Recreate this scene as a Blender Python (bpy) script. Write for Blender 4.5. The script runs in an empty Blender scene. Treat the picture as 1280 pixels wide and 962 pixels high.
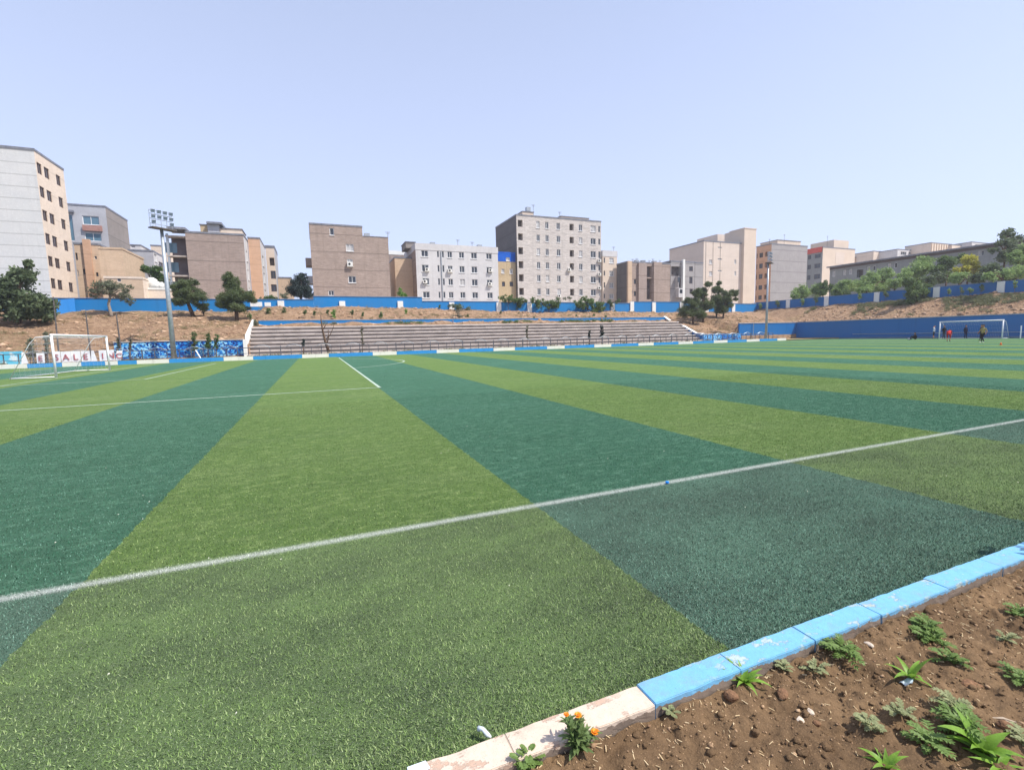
import bpy, bmesh, math, random
import numpy as np
from mathutils import Vector, noise
R = math.radians
SC = bpy.context.scene
COL = SC.collection
random.seed(7)
RNG = np.random.default_rng(7)

# ------------------------------------------------------------------ camera, sky, sun, exposure
F_PX, YAW, PITCH, ROLL, CAM_H = 588.6, R(22.39), R(-5.915), R(-1.38), 1.75
_f0 = Vector((math.sin(YAW), math.cos(YAW), 0)); _r0 = Vector((math.cos(YAW), -math.sin(YAW), 0)); _u0 = Vector((0, 0, 1))
FW = _f0 * math.cos(PITCH) + _u0 * math.sin(PITCH)
_up = _u0 * math.cos(PITCH) - _f0 * math.sin(PITCH)
RT = _r0 * math.cos(ROLL) + _up * math.sin(ROLL)
UP = _up * math.cos(ROLL) - _r0 * math.sin(ROLL)
cam = bpy.data.cameras.new('camera'); cam_o = bpy.data.objects.new('camera', cam); COL.objects.link(cam_o)
from mathutils import Matrix
M = Matrix((RT, UP, -FW)).transposed().to_4x4(); M.translation = Vector((0, 0, CAM_H))
cam_o.matrix_world = M
cam.sensor_width = 36; cam.lens = F_PX / 1280 * 36; cam.clip_start = 0.05; cam.clip_end = 8000
SC.camera = cam_o

SUN_EL, SUN_AZ = R(55), math.atan2(0.75, -0.66)          # azimuth from +Y towards +X
SDIR = Vector((math.sin(SUN_AZ) * math.cos(SUN_EL), math.cos(SUN_AZ) * math.cos(SUN_EL), math.sin(SUN_EL)))
w = bpy.data.worlds.new('World'); SC.world = w; w.use_nodes = True
nt = w.node_tree; bg = nt.nodes['Background']
sky = nt.nodes.new('ShaderNodeTexSky'); sky.sky_type = 'NISHITA'; sky.sun_disc = False
sky.sun_elevation = SUN_EL; sky.sun_rotation = SUN_AZ
sky.altitude = 1200; sky.air_density = 1.0; sky.dust_density = 3.0; sky.ozone_density = 2.0
hz = nt.nodes.new('ShaderNodeMix'); hz.data_type = 'RGBA'; hz.inputs[0].default_value = .68; hz.inputs[7].default_value = (4.6, 5.15, 7.0, 1)   # bright summer haze over the whole sky
tc = nt.nodes.new('ShaderNodeTexCoord'); sx = nt.nodes.new('ShaderNodeSeparateXYZ'); mr = nt.nodes.new('ShaderNodeMapRange')
nt.links.new(tc.outputs['Generated'], sx.inputs[0]); nt.links.new(sx.outputs[2], mr.inputs[0]); mr.inputs[1].default_value = 0.0; mr.inputs[2].default_value = 0.62; mr.inputs[3].default_value = .84; mr.inputs[4].default_value = .46
nt.links.new(mr.outputs[0], hz.inputs[0]); nt.links.new(sky.outputs[0], hz.inputs[6]); nt.links.new(hz.outputs[2], bg.inputs[0]); bg.inputs[1].default_value = 0.13
sl = bpy.data.lights.new('sun', 'SUN'); sl.energy = 4.4; sl.angle = R(0.53); sl.color = (1.0, 0.95, 0.87)
so = bpy.data.objects.new('sun', sl); COL.objects.link(so)
so.rotation_euler = SDIR.to_track_quat('Z', 'Y').to_euler()
SC.view_settings.view_transform = 'Standard'; SC.view_settings.look = 'None'
SC.view_settings.gamma = 1; SC.view_settings.exposure = 0.5; SC.view_settings.use_curve_mapping = False

# ------------------------------------------------------------------ survey helpers (photo pixel + known plane -> metres)
def ray(px, py): return FW + RT * ((px - 640) / F_PX) + UP * (-(py - 481) / F_PX)
def onY(px, py, Y):
    d = ray(px, py); t = Y / d.y; return Vector((d.x * t, Y, CAM_H + d.z * t))
def onX(px, py, X):
    d = ray(px, py); t = X / d.x; return Vector((X, d.y * t, CAM_H + d.z * t))
def onZ(px, py, Z=0.0):
    d = ray(px, py); t = (Z - CAM_H) / d.z; return Vector((d.x * t, d.y * t, Z))
def mpp(px, py, Y): return Y / ray(px, py).y / F_PX          # metres per photo pixel on plane Y
def lerp(a, b, t): return a + (b - a) * t
def smooth(a, b, t):
    t = max(0, min(1, (t - a) / (b - a))); return t * t * (3 - 2 * t)

# ------------------------------------------------------------------ materials
def srgb(*c):
    o = []
    for v in c:
        v /= 255.0; o.append(v / 12.92 if v < 0.04045 else ((v + 0.055) / 1.055) ** 2.4)
    return tuple(o)
class NT:
    def __init__(s, name):
        s.m = bpy.data.materials.new(name); s.m.use_nodes = True
        s.t = s.m.node_tree; s.b = s.t.nodes['Principled BSDF']; s.out = s.t.nodes['Material Output']
    def n(s, typ, **kw):
        x = s.t.nodes.new('ShaderNode' + typ)
        for k, v in kw.items(): setattr(x, k, v)
        return x
    def l(s, a, b): s.t.links.new(a, b)
    def put(s, sock, v):
        if hasattr(v, 'is_output') or isinstance(v, bpy.types.NodeSocket): s.l(v, sock)
        else: sock.default_value = v
    def coord(s, kind='Object'): return s.n('TexCoord').outputs[kind]
    def pos(s): return s.n('NewGeometry').outputs['Position']
    def math(s, op, a, b=None, c=None, clamp=False):
        x = s.n('Math', operation=op, use_clamp=clamp); s.put(x.inputs[0], a)
        if b is not None: s.put(x.inputs[1], b)
        if c is not None: s.put(x.inputs[2], c)
        return x.outputs[0]
    def noise(s, vec, scale, detail=3, rough=0.55):
        x = s.n('TexNoise'); s.l(vec, x.inputs['Vector']); x.inputs['Scale'].default_value = scale
        x.inputs['Detail'].default_value = detail; x.inputs['Roughness'].default_value = rough
        return x.outputs['Fac']
    def scalev(s, vec, sx, sy, sz):
        x = s.n('Mapping'); s.l(vec, x.inputs[0]); x.inputs['Scale'].default_value = (sx, sy, sz); return x.outputs[0]
    def ramp(s, fac, a, b, ca=0.0, cb=1.0):
        x = s.n('MapRange'); x.clamp = True; s.put(x.inputs[0], fac); x.inputs[1].default_value = a; x.inputs[2].default_value = b
        x.inputs[3].default_value = ca; x.inputs[4].default_value = cb; return x.outputs[0]
    def mix(s, fac, a, b, blend='MIX'):
        x = s.n('Mix', data_type='RGBA', blend_type=blend); s.put(x.inputs[0], fac)
        for i, v in ((6, a), (7, b)):
            if isinstance(v, tuple): x.inputs[i].default_value = tuple(v[:3]) + (1,)
            else: s.l(v, x.inputs[i])
        return x.outputs[2]
    def sep(s, vec):
        x = s.n('SeparateXYZ'); s.l(vec, x.inputs[0]); return x.outputs
    def bump(s, h, strength=0.4, dist=0.02):
        x = s.n('Bump'); s.l(h, x.inputs['Height']); x.inputs['Strength'].default_value = strength; x.inputs['Distance'].default_value = dist
        s.l(x.outputs[0], s.b.inputs['Normal'])
    def done(s, color=None, rough=0.8, spec=0.3, metal=0.0):
        if color is not None:
            if isinstance(color, tuple): s.b.inputs['Base Color'].default_value = color[:3] + (1,)
            else: s.l(color, s.b.inputs['Base Color'])
        s.put(s.b.inputs['Roughness'], rough); s.b.inputs['Specular IOR Level'].default_value = spec; s.b.inputs['Metallic'].default_value = metal
        return s.m

def m_noisy(name, c1, c2, scale=3.0, rough=0.8, spec=0.3, detail=4, bump=0.0, metal=0.0, lo=.3, hi=.7):
    k = NT(name); p = k.pos(); f = k.noise(p, scale, detail)
    c = k.mix(k.ramp(f, lo, hi), c1, c2)
    if bump: k.bump(f, bump)
    return k.done(c, rough, spec, metal)

def m_wall(name, c, c2=None, band=3.1, off=0.0, line=0.65, joint=0.0, dirt=0.35, blotch=0.25):
    """rendered / brick wall: floor-slab lines, courses, blotches, streaks of dirt"""
    k = NT(name); p = k.pos(); x, y, z = k.sep(p)
    c2 = c2 or tuple(v * 0.78 for v in c)
    f = k.noise(k.scalev(p, .35, .35, .5), 1.0, 5, .65)
    col = k.mix(k.ramp(f, .3, .72), c, c2)
    g = k.noise(k.scalev(p, 1.2, 1.2, 6.0), 1.0, 4, .7)                       # courses
    col = k.mix(k.math('MULTIPLY', k.ramp(g, .35, .7), blotch * 1.6), col, tuple(v * .62 for v in c))
    st = k.noise(k.scalev(p, 2.2, 2.2, .12), 1.0, 3, .6)                      # streaks
    col = k.mix(k.math('MULTIPLY', k.ramp(st, .52, .8), dirt), col, tuple(v * .5 for v in c))
    sp = k.noise(p, 5.0, 2, .6)
    col = k.mix(k.math('MULTIPLY', k.ramp(sp, .55, .75), .3), col, tuple(min(1, v * 1.35) for v in c))
    if line < 1:
        h = k.math('FRACT', k.math('DIVIDE', k.math('ADD', z, off + 100 * band), band))
        wv = k.math('MULTIPLY', k.noise(p, .6, 2), .04)
        m = k.math('LESS_THAN', k.math('ADD', h, wv), .085)
        col = k.mix(k.math('MULTIPLY', m, 1 - line), col, tuple(v * .35 for v in c))
    if joint:
        h = k.math('FRACT', k.math('DIVIDE', k.math('ADD', z, 100.0), joint))
        col = k.mix(k.math('MULTIPLY', k.math('LESS_THAN', h, .09), .35), col, tuple(v * .3 for v in c))
    k.bump(k.math('ADD', g, sp), .25, .03)
    return k.done(col, .9, .2)

def m_paint(name, c, under, lo=.62, hi=.68, scale=2.5, rough=.55, fade=.3):
    k = NT(name); p = k.pos(); f = k.noise(p, scale, 6, .65); g = k.noise(p, scale * .25, 4)
    col = k.mix(k.math('MULTIPLY', k.ramp(g, .35, .7), fade), c, tuple(v * .6 + .05 for v in c))
    st = k.noise(k.scalev(p, 1.5, 1.5, .15), 1.0, 4)
    col = k.mix(k.math('MULTIPLY', k.ramp(st, .55, .8), .35), col, tuple(v * .55 for v in c))
    col = k.mix(k.ramp(f, lo, hi), col, under); k.bump(f, .15, .01)
    return k.done(col, rough, .35)

def m_leaf(name, c1, c2, scale=1.2, trans=.35, rough=.55):
    k = NT(name); p = k.pos(); f = k.noise(p, scale, 3, .6); g = k.noise(p, scale * 9, 2, .6)
    col = k.mix(k.ramp(f, .35, .66), c1, c2)
    col = k.mix(k.ramp(g, .3, .75, 0, .55), col, tuple(v * 1.55 for v in c2))
    k.done(col, rough, .3)
    tr = k.n('BsdfTranslucent'); k.l(k.mix(.5, col, tuple(v * 1.6 for v in c2)), tr.inputs[0])
    mx = k.n('MixShader'); mx.inputs[0].default_value = trans
    k.l(k.b.outputs[0], mx.inputs[1]); k.l(tr.outputs[0], mx.inputs[2]); k.l(mx.outputs[0], k.out.inputs[0])
    return k.m

TOUCH, STRIPE, SOFF = 4.29, 3.72, 1.72
def m_turf(name, blade=False):
    k = NT(name); p = k.pos(); x, y, z = k.sep(p)
    wob = k.math('MULTIPLY', k.math('SUBTRACT', k.noise(p, 9, 3), .5), .10)
    wob2 = k.math('MULTIPLY', k.math('SUBTRACT', k.noise(p, 130, 1), .5), .16)
    fx = k.math('FRACT', k.math('DIVIDE', k.math('ADD', k.math('ADD', x, wob), SOFF + 100 * 2 * STRIPE), 2 * STRIPE))
    dark = k.math('GREATER_THAN', fx, .5)
    dist = k.ramp(y, 3, 45)                                                 # only used for the worn far end tone
    big = k.noise(k.scalev(p, .35, .9, 1), 1.0, 5, .6)
    fle = k.noise(k.scalev(p, 4.2, 8.0, 1), 1.0, 5, .75)
    fine = k.noise(p, 70, 3, .75)
    mic = k.noise(p, 230, 2, .7)
    light_c = k.mix(k.ramp(big, .3, .7), LG1, LG2)
    dark_c = k.mix(k.ramp(big, .3, .7), DG1, DG2)
    col = k.mix(dark, light_c, dark_c)
    wear = k.noise(k.scalev(p, .22, .5, 1), 1.0, 6, .68)
    col = k.mix(k.ramp(wear, .50, .72, 0, .55), col, k.mix(dark, (.15, .215, .075), (.060, .170, .115)))      # sun bleached, flattened pile
    wear2 = k.noise(k.scalev(p, .5, .75, 1), 1.7, 6, .7)
    col = k.mix(k.ramp(wear2, .54, .72, 0, .5), col, k.mix(dark, (.055, .115, .018), (.010, .072, .040)))
    fl_c = k.mix(dark, LG3, DG3)
    col = k.mix(k.ramp(fle, .50, .70, 0, .8), col, fl_c)
    st2 = k.noise(k.scalev(p, 16, 34, 1), 1.0, 3, .75)
    col = k.mix(k.ramp(st2, .56, .72, 0, .55), col, fl_c)
    outer = k.math('LESS_THAN', y, TOUCH)
    col = k.mix(k.math('MULTIPLY', outer, .55), col, k.mix(dark, (.185, .285, .095), (.130, .230, .170)))
    # rubber granules: much in the margin, little inside
    patch = k.noise(k.scalev(p, .8, 1.3, 1), 1.0, 4, .65)
    rub = k.math('MULTIPLY', k.ramp(patch, .35, .68, .25, 1.0), k.math('ADD', k.math('MULTIPLY', outer, .70), .16))
    if not blade:
        col = k.mix(k.math('MULTIPLY', rub, k.ramp(k.noise(p, 95, 2, .7), .30, .52)), col, (.016, .021, .018))
        col = k.mix(k.ramp(fine, .34, .5, .55, 0), col, (.012, .028, .016))
    else:
        rnd = k.n('NewGeometry').outputs['Random Per Island']
        col = k.mix(k.math('MULTIPLY', k.math('LESS_THAN', rnd, k.math('ADD', .24, k.math('MULTIPLY', outer, .07))), .85), col, (.012, .022, .014)); col = k.mix(k.ramp(rnd, .70, 1, 0, .65), col, k.mix(dark, (.44, .52, .25), (.28, .46, .37)))
        col = k.mix(k.math('MULTIPLY', rub, k.math('MULTIPLY', outer, .28)), col, (.03, .045, .035))
    col = k.mix(k.ramp(mic, .52, .75, 0, .5), col, k.mix(dark, (.36, .44, .17), (.20, .36, .29)))
    grey = k.math('MULTIPLY', outer, k.ramp(k.noise(p, 150, 1, .5), .60, .68, 0, .45))
    col = k.mix(grey, col, (.42, .45, .36))  # sheen of the fibres painted as grey flecks in the margin
    # white touchline painted on the pile
    d = k.math('ABSOLUTE', k.math('SUBTRACT', k.math('ADD', k.math('ADD', y, k.math('MULTIPLY', wob, .18)), wob2), TOUCH))
    ln = k.ramp(d, .018, .066, 1, 0)
    cov = k.ramp(k.noise(p, 110, 2, .75), .32, .54, .08, .84)
    col = k.mix(k.math('MULTIPLY', ln, cov), col, (.66, .68, .64))
    k.bump(k.math('ADD', k.math('MULTIPLY', fine, 1.2), mic), .9 if not blade else .1, .02)
    k.done(col, .9, .08)
    k.b.inputs['Sheen Weight'].default_value = .10; k.b.inputs['Sheen Tint'].default_value = (.6, .85, .6, 1)
    return k.m
LG1, LG2, LG3 = (.078, .152, .025), (.112, .190, .040), (.25, .34, .11)
DG1, DG2, DG3 = (.021, .100, .053), (.034, .126, .072), (.12, .27, .17)

# ------------------------------------------------------------------ mesh builder
class MB:
    def __init__(s): s.v = []; s.f = []; s.mi = []
    def face(s, pts, mi=0):
        i = len(s.v); s.v += [tuple(p) for p in pts]; s.f.append(tuple(range(i, i + len(pts)))); s.mi.append(mi)
    def box(s, x0, y0, z0, x1, y1, z1, mi=0, bottom=True):
        if x0 > x1: x0, x1 = x1, x0
        if y0 > y1: y0, y1 = y1, y0
        i = len(s.v)
        s.v += [(x0, y0, z0), (x1, y0, z0), (x1, y1, z0), (x0, y1, z0), (x0, y0, z1), (x1, y0, z1), (x1, y1, z1), (x0, y1, z1)]
        fs = [(0, 1, 5, 4), (1, 2, 6, 5), (2, 3, 7, 6), (3, 0, 4, 7), (4, 5, 6, 7)]
        if bottom: fs.append((3, 2, 1, 0))
        for f in fs: s.f.append(tuple(i + q for q in f)); s.mi.append(mi)
    def obox(s, c, u, n, hw, hd, z0, z1, mi=0):
        """box with horizontal axes u (half hw) and n (half hd) about c"""
        i = len(s.v); c = Vector(c); u = Vector(u); n = Vector(n)
        for z in (z0, z1):
            for a, b in ((-1, -1), (1, -1), (1, 1), (-1, 1)):
                q = c + u * (a * hw) + n * (b * hd); s.v.append((q.x, q.y, z))
        for f in ((0, 1, 5, 4), (1, 2, 6, 5), (2, 3, 7, 6), (3, 0, 4, 7), (4, 5, 6, 7), (3, 2, 1, 0)):
            s.f.append(tuple(i + q for q in f)); s.mi.append(mi)
    def tube(s, pts, rad, n=8, mi=0, cap=True):
        pts = [Vector(p) for p in pts]
        if not hasattr(rad, '__len__'): rad = [rad] * len(pts)
        i0 = len(s.v); a = None
        for j, p in enumerate(pts):
            t = (pts[min(j + 1, len(pts) - 1)] - pts[max(j - 1, 0)]).normalized()
            if a is None: a = t.orthogonal().normalized()
            a = (a - t * a.dot(t)).normalized(); b = t.cross(a)
            for q in range(n):
                an = 2 * math.pi * q / n; s.v.append(tuple(p + (a * math.cos(an) + b * math.sin(an)) * rad[j]))
        for j in range(len(pts) - 1):
            for q in range(n):
                s.f.append((i0 + j * n + q, i0 + j * n + (q + 1) % n, i0 + (j + 1) * n + (q + 1) % n, i0 + (j + 1) * n + q)); s.mi.append(mi)
        if cap:
            s.f.append(tuple(i0 + q for q in range(n))[::-1]); s.mi.append(mi)
            k = i0 + (len(pts) - 1) * n; s.f.append(tuple(k + q for q in range(n))); s.mi.append(mi)
    def prism(s, poly, ext, mi=0):
        """poly: list of 3-D points in a plane, extruded by vector ext"""
        n = len(poly); i = len(s.v); e = Vector(ext)
        s.v += [tuple(Vector(p)) for p in poly] + [tuple(Vector(p) + e) for p in poly]
        s.f.append(tuple(range(i, i + n))[::-1]); s.f.append(tuple(range(i + n, i + 2 * n))); s.mi += [mi, mi]
        for q in range(n): s.f.append((i + q, i + (q + 1) % n, i + n + (q + 1) % n, i + n + q)); s.mi.append(mi)
    def mesh(s, name, mats, off=(0, 0, 0), smooth=False):
        me = bpy.data.meshes.new(name); ox, oy, oz = off
        me.from_pydata([(a - ox, b - oy, c - oz) for a, b, c in s.v], [], s.f)
        for m in (mats if isinstance(mats, (list, tuple)) else [mats]): me.materials.append(m)
        if isinstance(mats, (list, tuple)): me.polygons.foreach_set('material_index', s.mi)
        if smooth: me.polygons.foreach_set('use_smooth', [True] * len(s.f))
        me.update(); return me

def np_mesh(name, V, Fq, mat, off=(0, 0, 0), smooth=False):
    """numpy verts (n,3), faces (m,k)"""
    me = bpy.data.meshes.new(name); V = np.asarray(V, np.float32) - np.array(off, np.float32); m, kk = Fq.shape
    me.vertices.add(len(V)); me.vertices.foreach_set('co', V.ravel())
    me.loops.add(m * kk); me.loops.foreach_set('vertex_index', Fq.astype(np.int32).ravel())
    me.polygons.add(m); me.polygons.foreach_set('loop_start', np.arange(0, m * kk, kk, dtype=np.int32))
    me.materials.append(mat); me.update(calc_edges=True); me.validate()
    if smooth: me.polygons.foreach_set('use_smooth', np.ones(m, bool))
    return me

def tag(o, label=None, cat=None, group=None, kind=None):
    if label: o['label'] = label
    if cat: o['category'] = cat
    if group: o['group'] = group
    if kind: o['kind'] = kind
    return o
def thing(name, label, cat, loc=(0, 0, 0), group=None):
    o = bpy.data.objects.new(name, None); COL.objects.link(o); o.location = loc; o.empty_display_size = .3
    return tag(o, label, cat, group)
def wloc(o):
    v = Vector((0, 0, 0))
    while o is not None: v += Vector(o.location); o = o.parent
    return v
def part(name, mb, mats, parent, smooth=False, label=None):
    """mb in world coordinates -> child mesh with its origin at the parent's origin"""
    me = mb.mesh(name, mats, wloc(parent), smooth) if isinstance(mb, MB) else mb
    o = bpy.data.objects.new(name, me); COL.objects.link(o); o.parent = parent
    if label: o['label'] = label
    return o
def solo(name, mb, mats, label, cat, loc=(0, 0, 0), group=None, smooth=False):
    me = mb.mesh(name, mats, loc, smooth) if isinstance(mb, MB) else mb
    o = bpy.data.objects.new(name, me); COL.objects.link(o); o.location = loc
    return tag(o, label, cat, group)
def struct(name, mb, mats, smooth=False, kind='structure'):
    me = mb.mesh(name, mats, (0, 0, 0), smooth) if isinstance(mb, MB) else mb
    o = bpy.data.objects.new(name, me); COL.objects.link(o); o['kind'] = kind; return o

# common materials
M_TURF = m_turf('turf'); M_BLADE = m_turf('turf_blade', True)
M_DIRT = None
M_BLUE = m_paint('blue_wall_paint', srgb(12, 120, 186), srgb(70, 140, 180), .66, .8, 1.2, .6)
M_BLUE_SHADE = m_paint('shaded_blue_wall_paint', srgb(0, 100, 168), srgb(24, 110, 166), .7, .85, .8, .5)  # deeper blue: shade on the left-facing walls is put into the colour
M_WHITE = m_paint('white_paint', srgb(226, 226, 222), srgb(175, 170, 160), .62, .75, 2.0, .6)
M_KBLUE = m_paint('kerb_blue_paint', srgb(44, 142, 206), srgb(150, 185, 205), .66, .72, 2.4, .55)
M_KWHITE = m_paint('kerb_white_paint', srgb(228, 224, 214), srgb(190, 170, 150), .66, .72, 2.4, .6)
M_CONC = m_noisy('concrete', srgb(150, 142, 135), srgb(185, 175, 168), 2.0, .9, .2, 6, .2)
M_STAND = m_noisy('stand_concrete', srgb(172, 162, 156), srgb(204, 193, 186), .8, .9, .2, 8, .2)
M_RISER = m_noisy('stand_riser_shade', srgb(124, 117, 114), srgb(156, 148, 143), .9, .9, .2, 7)  # darker than the treads: shadow below each nosing put into the colour
M_STEEL = m_noisy('galvanised_steel', srgb(150, 158, 166), srgb(176, 182, 188), 4, .45, .5, 3, 0, .5)
M_DARKSTEEL = m_noisy('dark_rusty_steel', srgb(70, 66, 68), srgb(105, 98, 96), 5, .6, .4, 3)
M_RAIL = m_noisy('railing_paint', srgb(66, 68, 78), srgb(100, 100, 106), 3, .5, .4, 3)
M_GOAL = m_noisy('goal_white', srgb(215, 215, 220), srgb(236, 236, 236), 5, .4, .5, 3)
M_NET = m_noisy('net_cord', srgb(190, 196, 205), srgb(215, 220, 226), 5, .8, .2, 2)
M_BARK = m_noisy('bark', srgb(70, 54, 46), srgb(112, 92, 78), 6, .95, .1, 5, .4)
M_BARKG = m_noisy('grey_bark', srgb(120, 108, 98), srgb(160, 150, 140), 6, .95, .1, 5, .4)
M_GLASS = NT('window_glass').done((.035, .042, .055), .08, .6)
M_GLASSB = NT('blue_window_glass').done((.10, .19, .26), .12, .6)
M_CURT = m_noisy('curtained_glass', srgb(150, 150, 152), srgb(190, 188, 186), 2.5, .35, .5, 2)
M_FRAME = NT('window_frame_white').done(srgb(222, 222, 222), .5, .4)
M_FRAMEB = NT('window_frame_brown').done(srgb(92, 70, 64), .5, .4)
M_ACW = m_noisy('air_conditioner_casing', srgb(205, 205, 200), srgb(228, 226, 220), 3, .5, .4, 3)
M_BLACK = NT('black_void').done((.012, .012, .014), .8, .1)
M_ROOF = m_noisy('roof_felt', srgb(96, 92, 92), srgb(130, 124, 120), 1.0, .9, .2, 5)
M_EDGE = m_noisy('roof_edge_metal', srgb(95, 100, 112), srgb(130, 132, 140), 2, .5, .5, 3)

# ------------------------------------------------------------------ terrain
def TH(x, y):
    py = px = 0.0
    if x < -7:
        yr = 58.0
        if y > yr:
            z0 = lerp(1.0, 2.05, smooth(-19, -17, x)); py = lerp(z0, 6.1, min(1, (y - yr) / 17.3) ** .9)
    elif x < 57:
        top = lerp(6.6, 5.75, smooth(5, 40, x))
        if y > 66.2: py = lerp(4.15, top, min(1, (y - 66.2) / 8.6) ** .8)
        elif y > 63.6: py = lerp(3.50, 3.95, (y - 63.6) / 2.6)
    else:
        yr = 60.2
        if y > yr:
            z0 = 1.25 if x < 67 else 2.75; py = lerp(z0, 5.7, min(1, (y - yr) / 15.0))
    if x > 81.1: px = lerp(2.75, 6.15, min(1, (x - 81.1) / 8.5))
    return max(px, py)
def ground_z(x, y):
    z = TH(x, y); return z
xs = np.concatenate([np.arange(-62, 80.6, .55), np.arange(80.95, 90.6, .5)]); ys = np.concatenate([np.arange(-20, 57.4, 1.1), np.arange(57.6, 76.6, .45)])
V = np.zeros((len(ys), len(xs), 3)); keep = np.zeros((len(ys), len(xs)), bool)
for j, y in enumerate(ys):
    for i, x in enumerate(xs):
        z = TH(x, y)
        if z > 0:
            q = Vector((x * .45, y * .45, 0))
            z += noise.fractal(q, .8, 2.0, 6) * .24 + noise.noise(Vector((x * .16, y * .16, 3))) * .12
            keep[j, i] = True
        else: z = -.08
        V[j, i] = (x, y, z)
nx = len(xs); quads = []
for j in range(len(ys) - 1):
    for i in range(nx - 1):
        if keep[j, i] or keep[j + 1, i] or keep[j, i + 1] or keep[j + 1, i + 1]:
            quads.append((j * nx + i, j * nx + i + 1, (j + 1) * nx + i + 1, (j + 1) * nx + i))
def m_dirt():
    k = NT('embankment_soil'); p = k.pos()
    a = k.noise(p, .35, 8, .68); b = k.noise(k.scalev(p, 1.1, 1.1, 2.2), 1.6, 8, .8); c = k.noise(p, 4.5, 5, .75)
    col = k.mix(k.ramp(a, .3, .7), srgb(160, 130, 104), srgb(182, 152, 124))
    col = k.mix(k.ramp(b, .47, .60, 0, .8), col, srgb(116, 90, 70))
    col = k.mix(k.ramp(c, .58, .72, 0, .5), col, srgb(212, 186, 158))
    gr = k.noise(p, .22, 5, .6)
    col = k.mix(k.math('MULTIPLY', k.ramp(gr, .55, .7), k.ramp(k.noise(p, 4, 4, .7), .45, .62, 0, .7)), col, srgb(128, 122, 76))
    k.bump(k.math('ADD', b, c), 1.0, .3)
    return k.done(col, .95, .1)
M_DIRT = m_dirt()
struct('embankment', np_mesh('embankment', V.reshape(-1, 3), np.array(quads), M_DIRT, smooth=True), None)
mb = MB(); PL = 5.9
mb.face([(-3000, 76.3, PL), (3000, 76.3, PL), (3000, 3000, PL), (-3000, 3000, PL)]); mb.face([(90.2, -800, PL), (3000, -800, PL), (3000, 76.3, PL), (90.2, 76.3, PL)])
struct('upper_ground', mb, m_noisy('upper_ground', srgb(150, 135, 115), srgb(178, 160, 138), .3, .95, .1, 6))
mb = MB(); mb.face([(-3000, -3000, -.1), (3000, -3000, -.1), (3000, 3000, -.1), (-3000, 3000, -.1)])
struct('ground', mb, m_noisy('ground_earth', srgb(150, 122, 96), srgb(176, 148, 118), .8, .95, .1, 6))
# strip of rough dry ground between far kerb and stand
mb = MB(); mb.face([(-62, 53.8, .10), (81, 53.8, .10), (81, 61.2, .10), (-62, 61.2, .10)])
k = NT('verge'); p = k.pos(); f = k.noise(p, 1.1, 6, .65)
struct('verge', mb, k.done(k.mix(k.ramp(f, .4, .62), srgb(168, 142, 112), srgb(118, 118, 66)), .95, .1))

# pitch
mb = MB(); mb.face([(-60, 1.66, 0), (81, 1.66, 0), (81, 53.75, 0), (-60, 53.75, 0)])
struct('pitch_turf', mb, M_TURF)

# painted lines away from the camera: thin sheets 4 mm above the pile
k = NT('line_paint'); p = k.pos(); f = k.noise(p, 14, 5, .75)
M_LINE = k.done(k.mix(k.ramp(f, .3, .62), srgb(104, 140, 112), srgb(186, 196, 184)), .8, .2)
mb = MB(); W = .05
def lx(x0, x1, y): mb.face([(x0, y - W, .004), (x1, y - W, .004), (x1, y + W, .004), (x0, y + W, .004)])
def ly(y0, y1, x): mb.face([(x - W, y0, .0045), (x + W, y0, .0045), (x + W, y1, .0045), (x - W, y1, .0045)])
lx(-13.7, 2.11, 17.7); ly(17.76, 50.9, 2.05); lx(-13.68, -8.25, 29.35); ly(29.29, 48.0, -8.19); ly(TOUCH, 52.6, -13.75)
lx(-13.7, 78, 52.7)
arc = []
for i in range(33):
    a = R(-58 + 116 * i / 32); arc.append((math.cos(a), math.sin(a)))
for (a, b), (c, d) in zip(arc, arc[1:]):
    cx, cy = -2.75, 38.8
    mb.face([(cx + 9.1 * a, cy + 9.1 * b, .0048), (cx + 9.22 * a, cy + 9.22 * b, .0048), (cx + 9.22 * c, cy + 9.22 * d, .0048), (cx + 9.1 * c, cy + 9.1 * d, .0048)])
ly(TOUCH, 52.6, 78.0); ly(22, 46, 72.4); ly(12, 52, 62.0); lx(62, 78, 12); ly(TOUCH, 52.6, 32.2)
struct('pitch_lines', mb, M_LINE)

# turf pile near the camera
def blades(n, y0, y1, seed, pw=1.0):
    rg = np.random.default_rng(seed)
    y = y0 + (y1 - y0) * rg.random(n * 3) ** pw; x = -12 + rg.random(n * 3) * 30
    # frustum test
    dx, dy = x, y; dep = dx * FW.x + dy * FW.y - CAM_H * FW.z; lat = dx * RT.x + dy * RT.y - CAM_H * RT.z
    ok = (np.abs(lat) < dep * 1.16 + .25) & (dep > .5); x, y = x[ok][:n], y[ok][:n]; n = len(x)
    an = rg.random(n) * 2 * np.pi; lean = np.clip(np.abs(rg.normal(.9, .35, n)), .1, 1.45); L = rg.uniform(.010, .024, n); Wd = rg.uniform(.0014, .0030, n)
    bend = an + rg.normal(0, .2, n)
    wx, wy = -np.sin(an), np.cos(an)
    P0 = np.stack([x - wx * Wd, y - wy * Wd, np.zeros(n)], 1); P1 = np.stack([x + wx * Wd, y + wy * Wd, np.zeros(n)], 1)
    hx, hz = np.sin(lean) * L, np.cos(lean) * L
    P2 = np.stack([x + np.cos(bend) * hx, y + np.sin(bend) * hx, hz + .002], 1)
    Vv = np.empty((n * 3, 3)); Vv[0::3] = P0; Vv[1::3] = P1; Vv[2::3] = P2
    return Vv
va = blades(620000, 1.70, 14.0, 1, 2.3)
struct('turf_pile', np_mesh('turf_pile', va, np.arange(len(va)).reshape(-1, 3), M_BLADE), None, kind='stuff')

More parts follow.
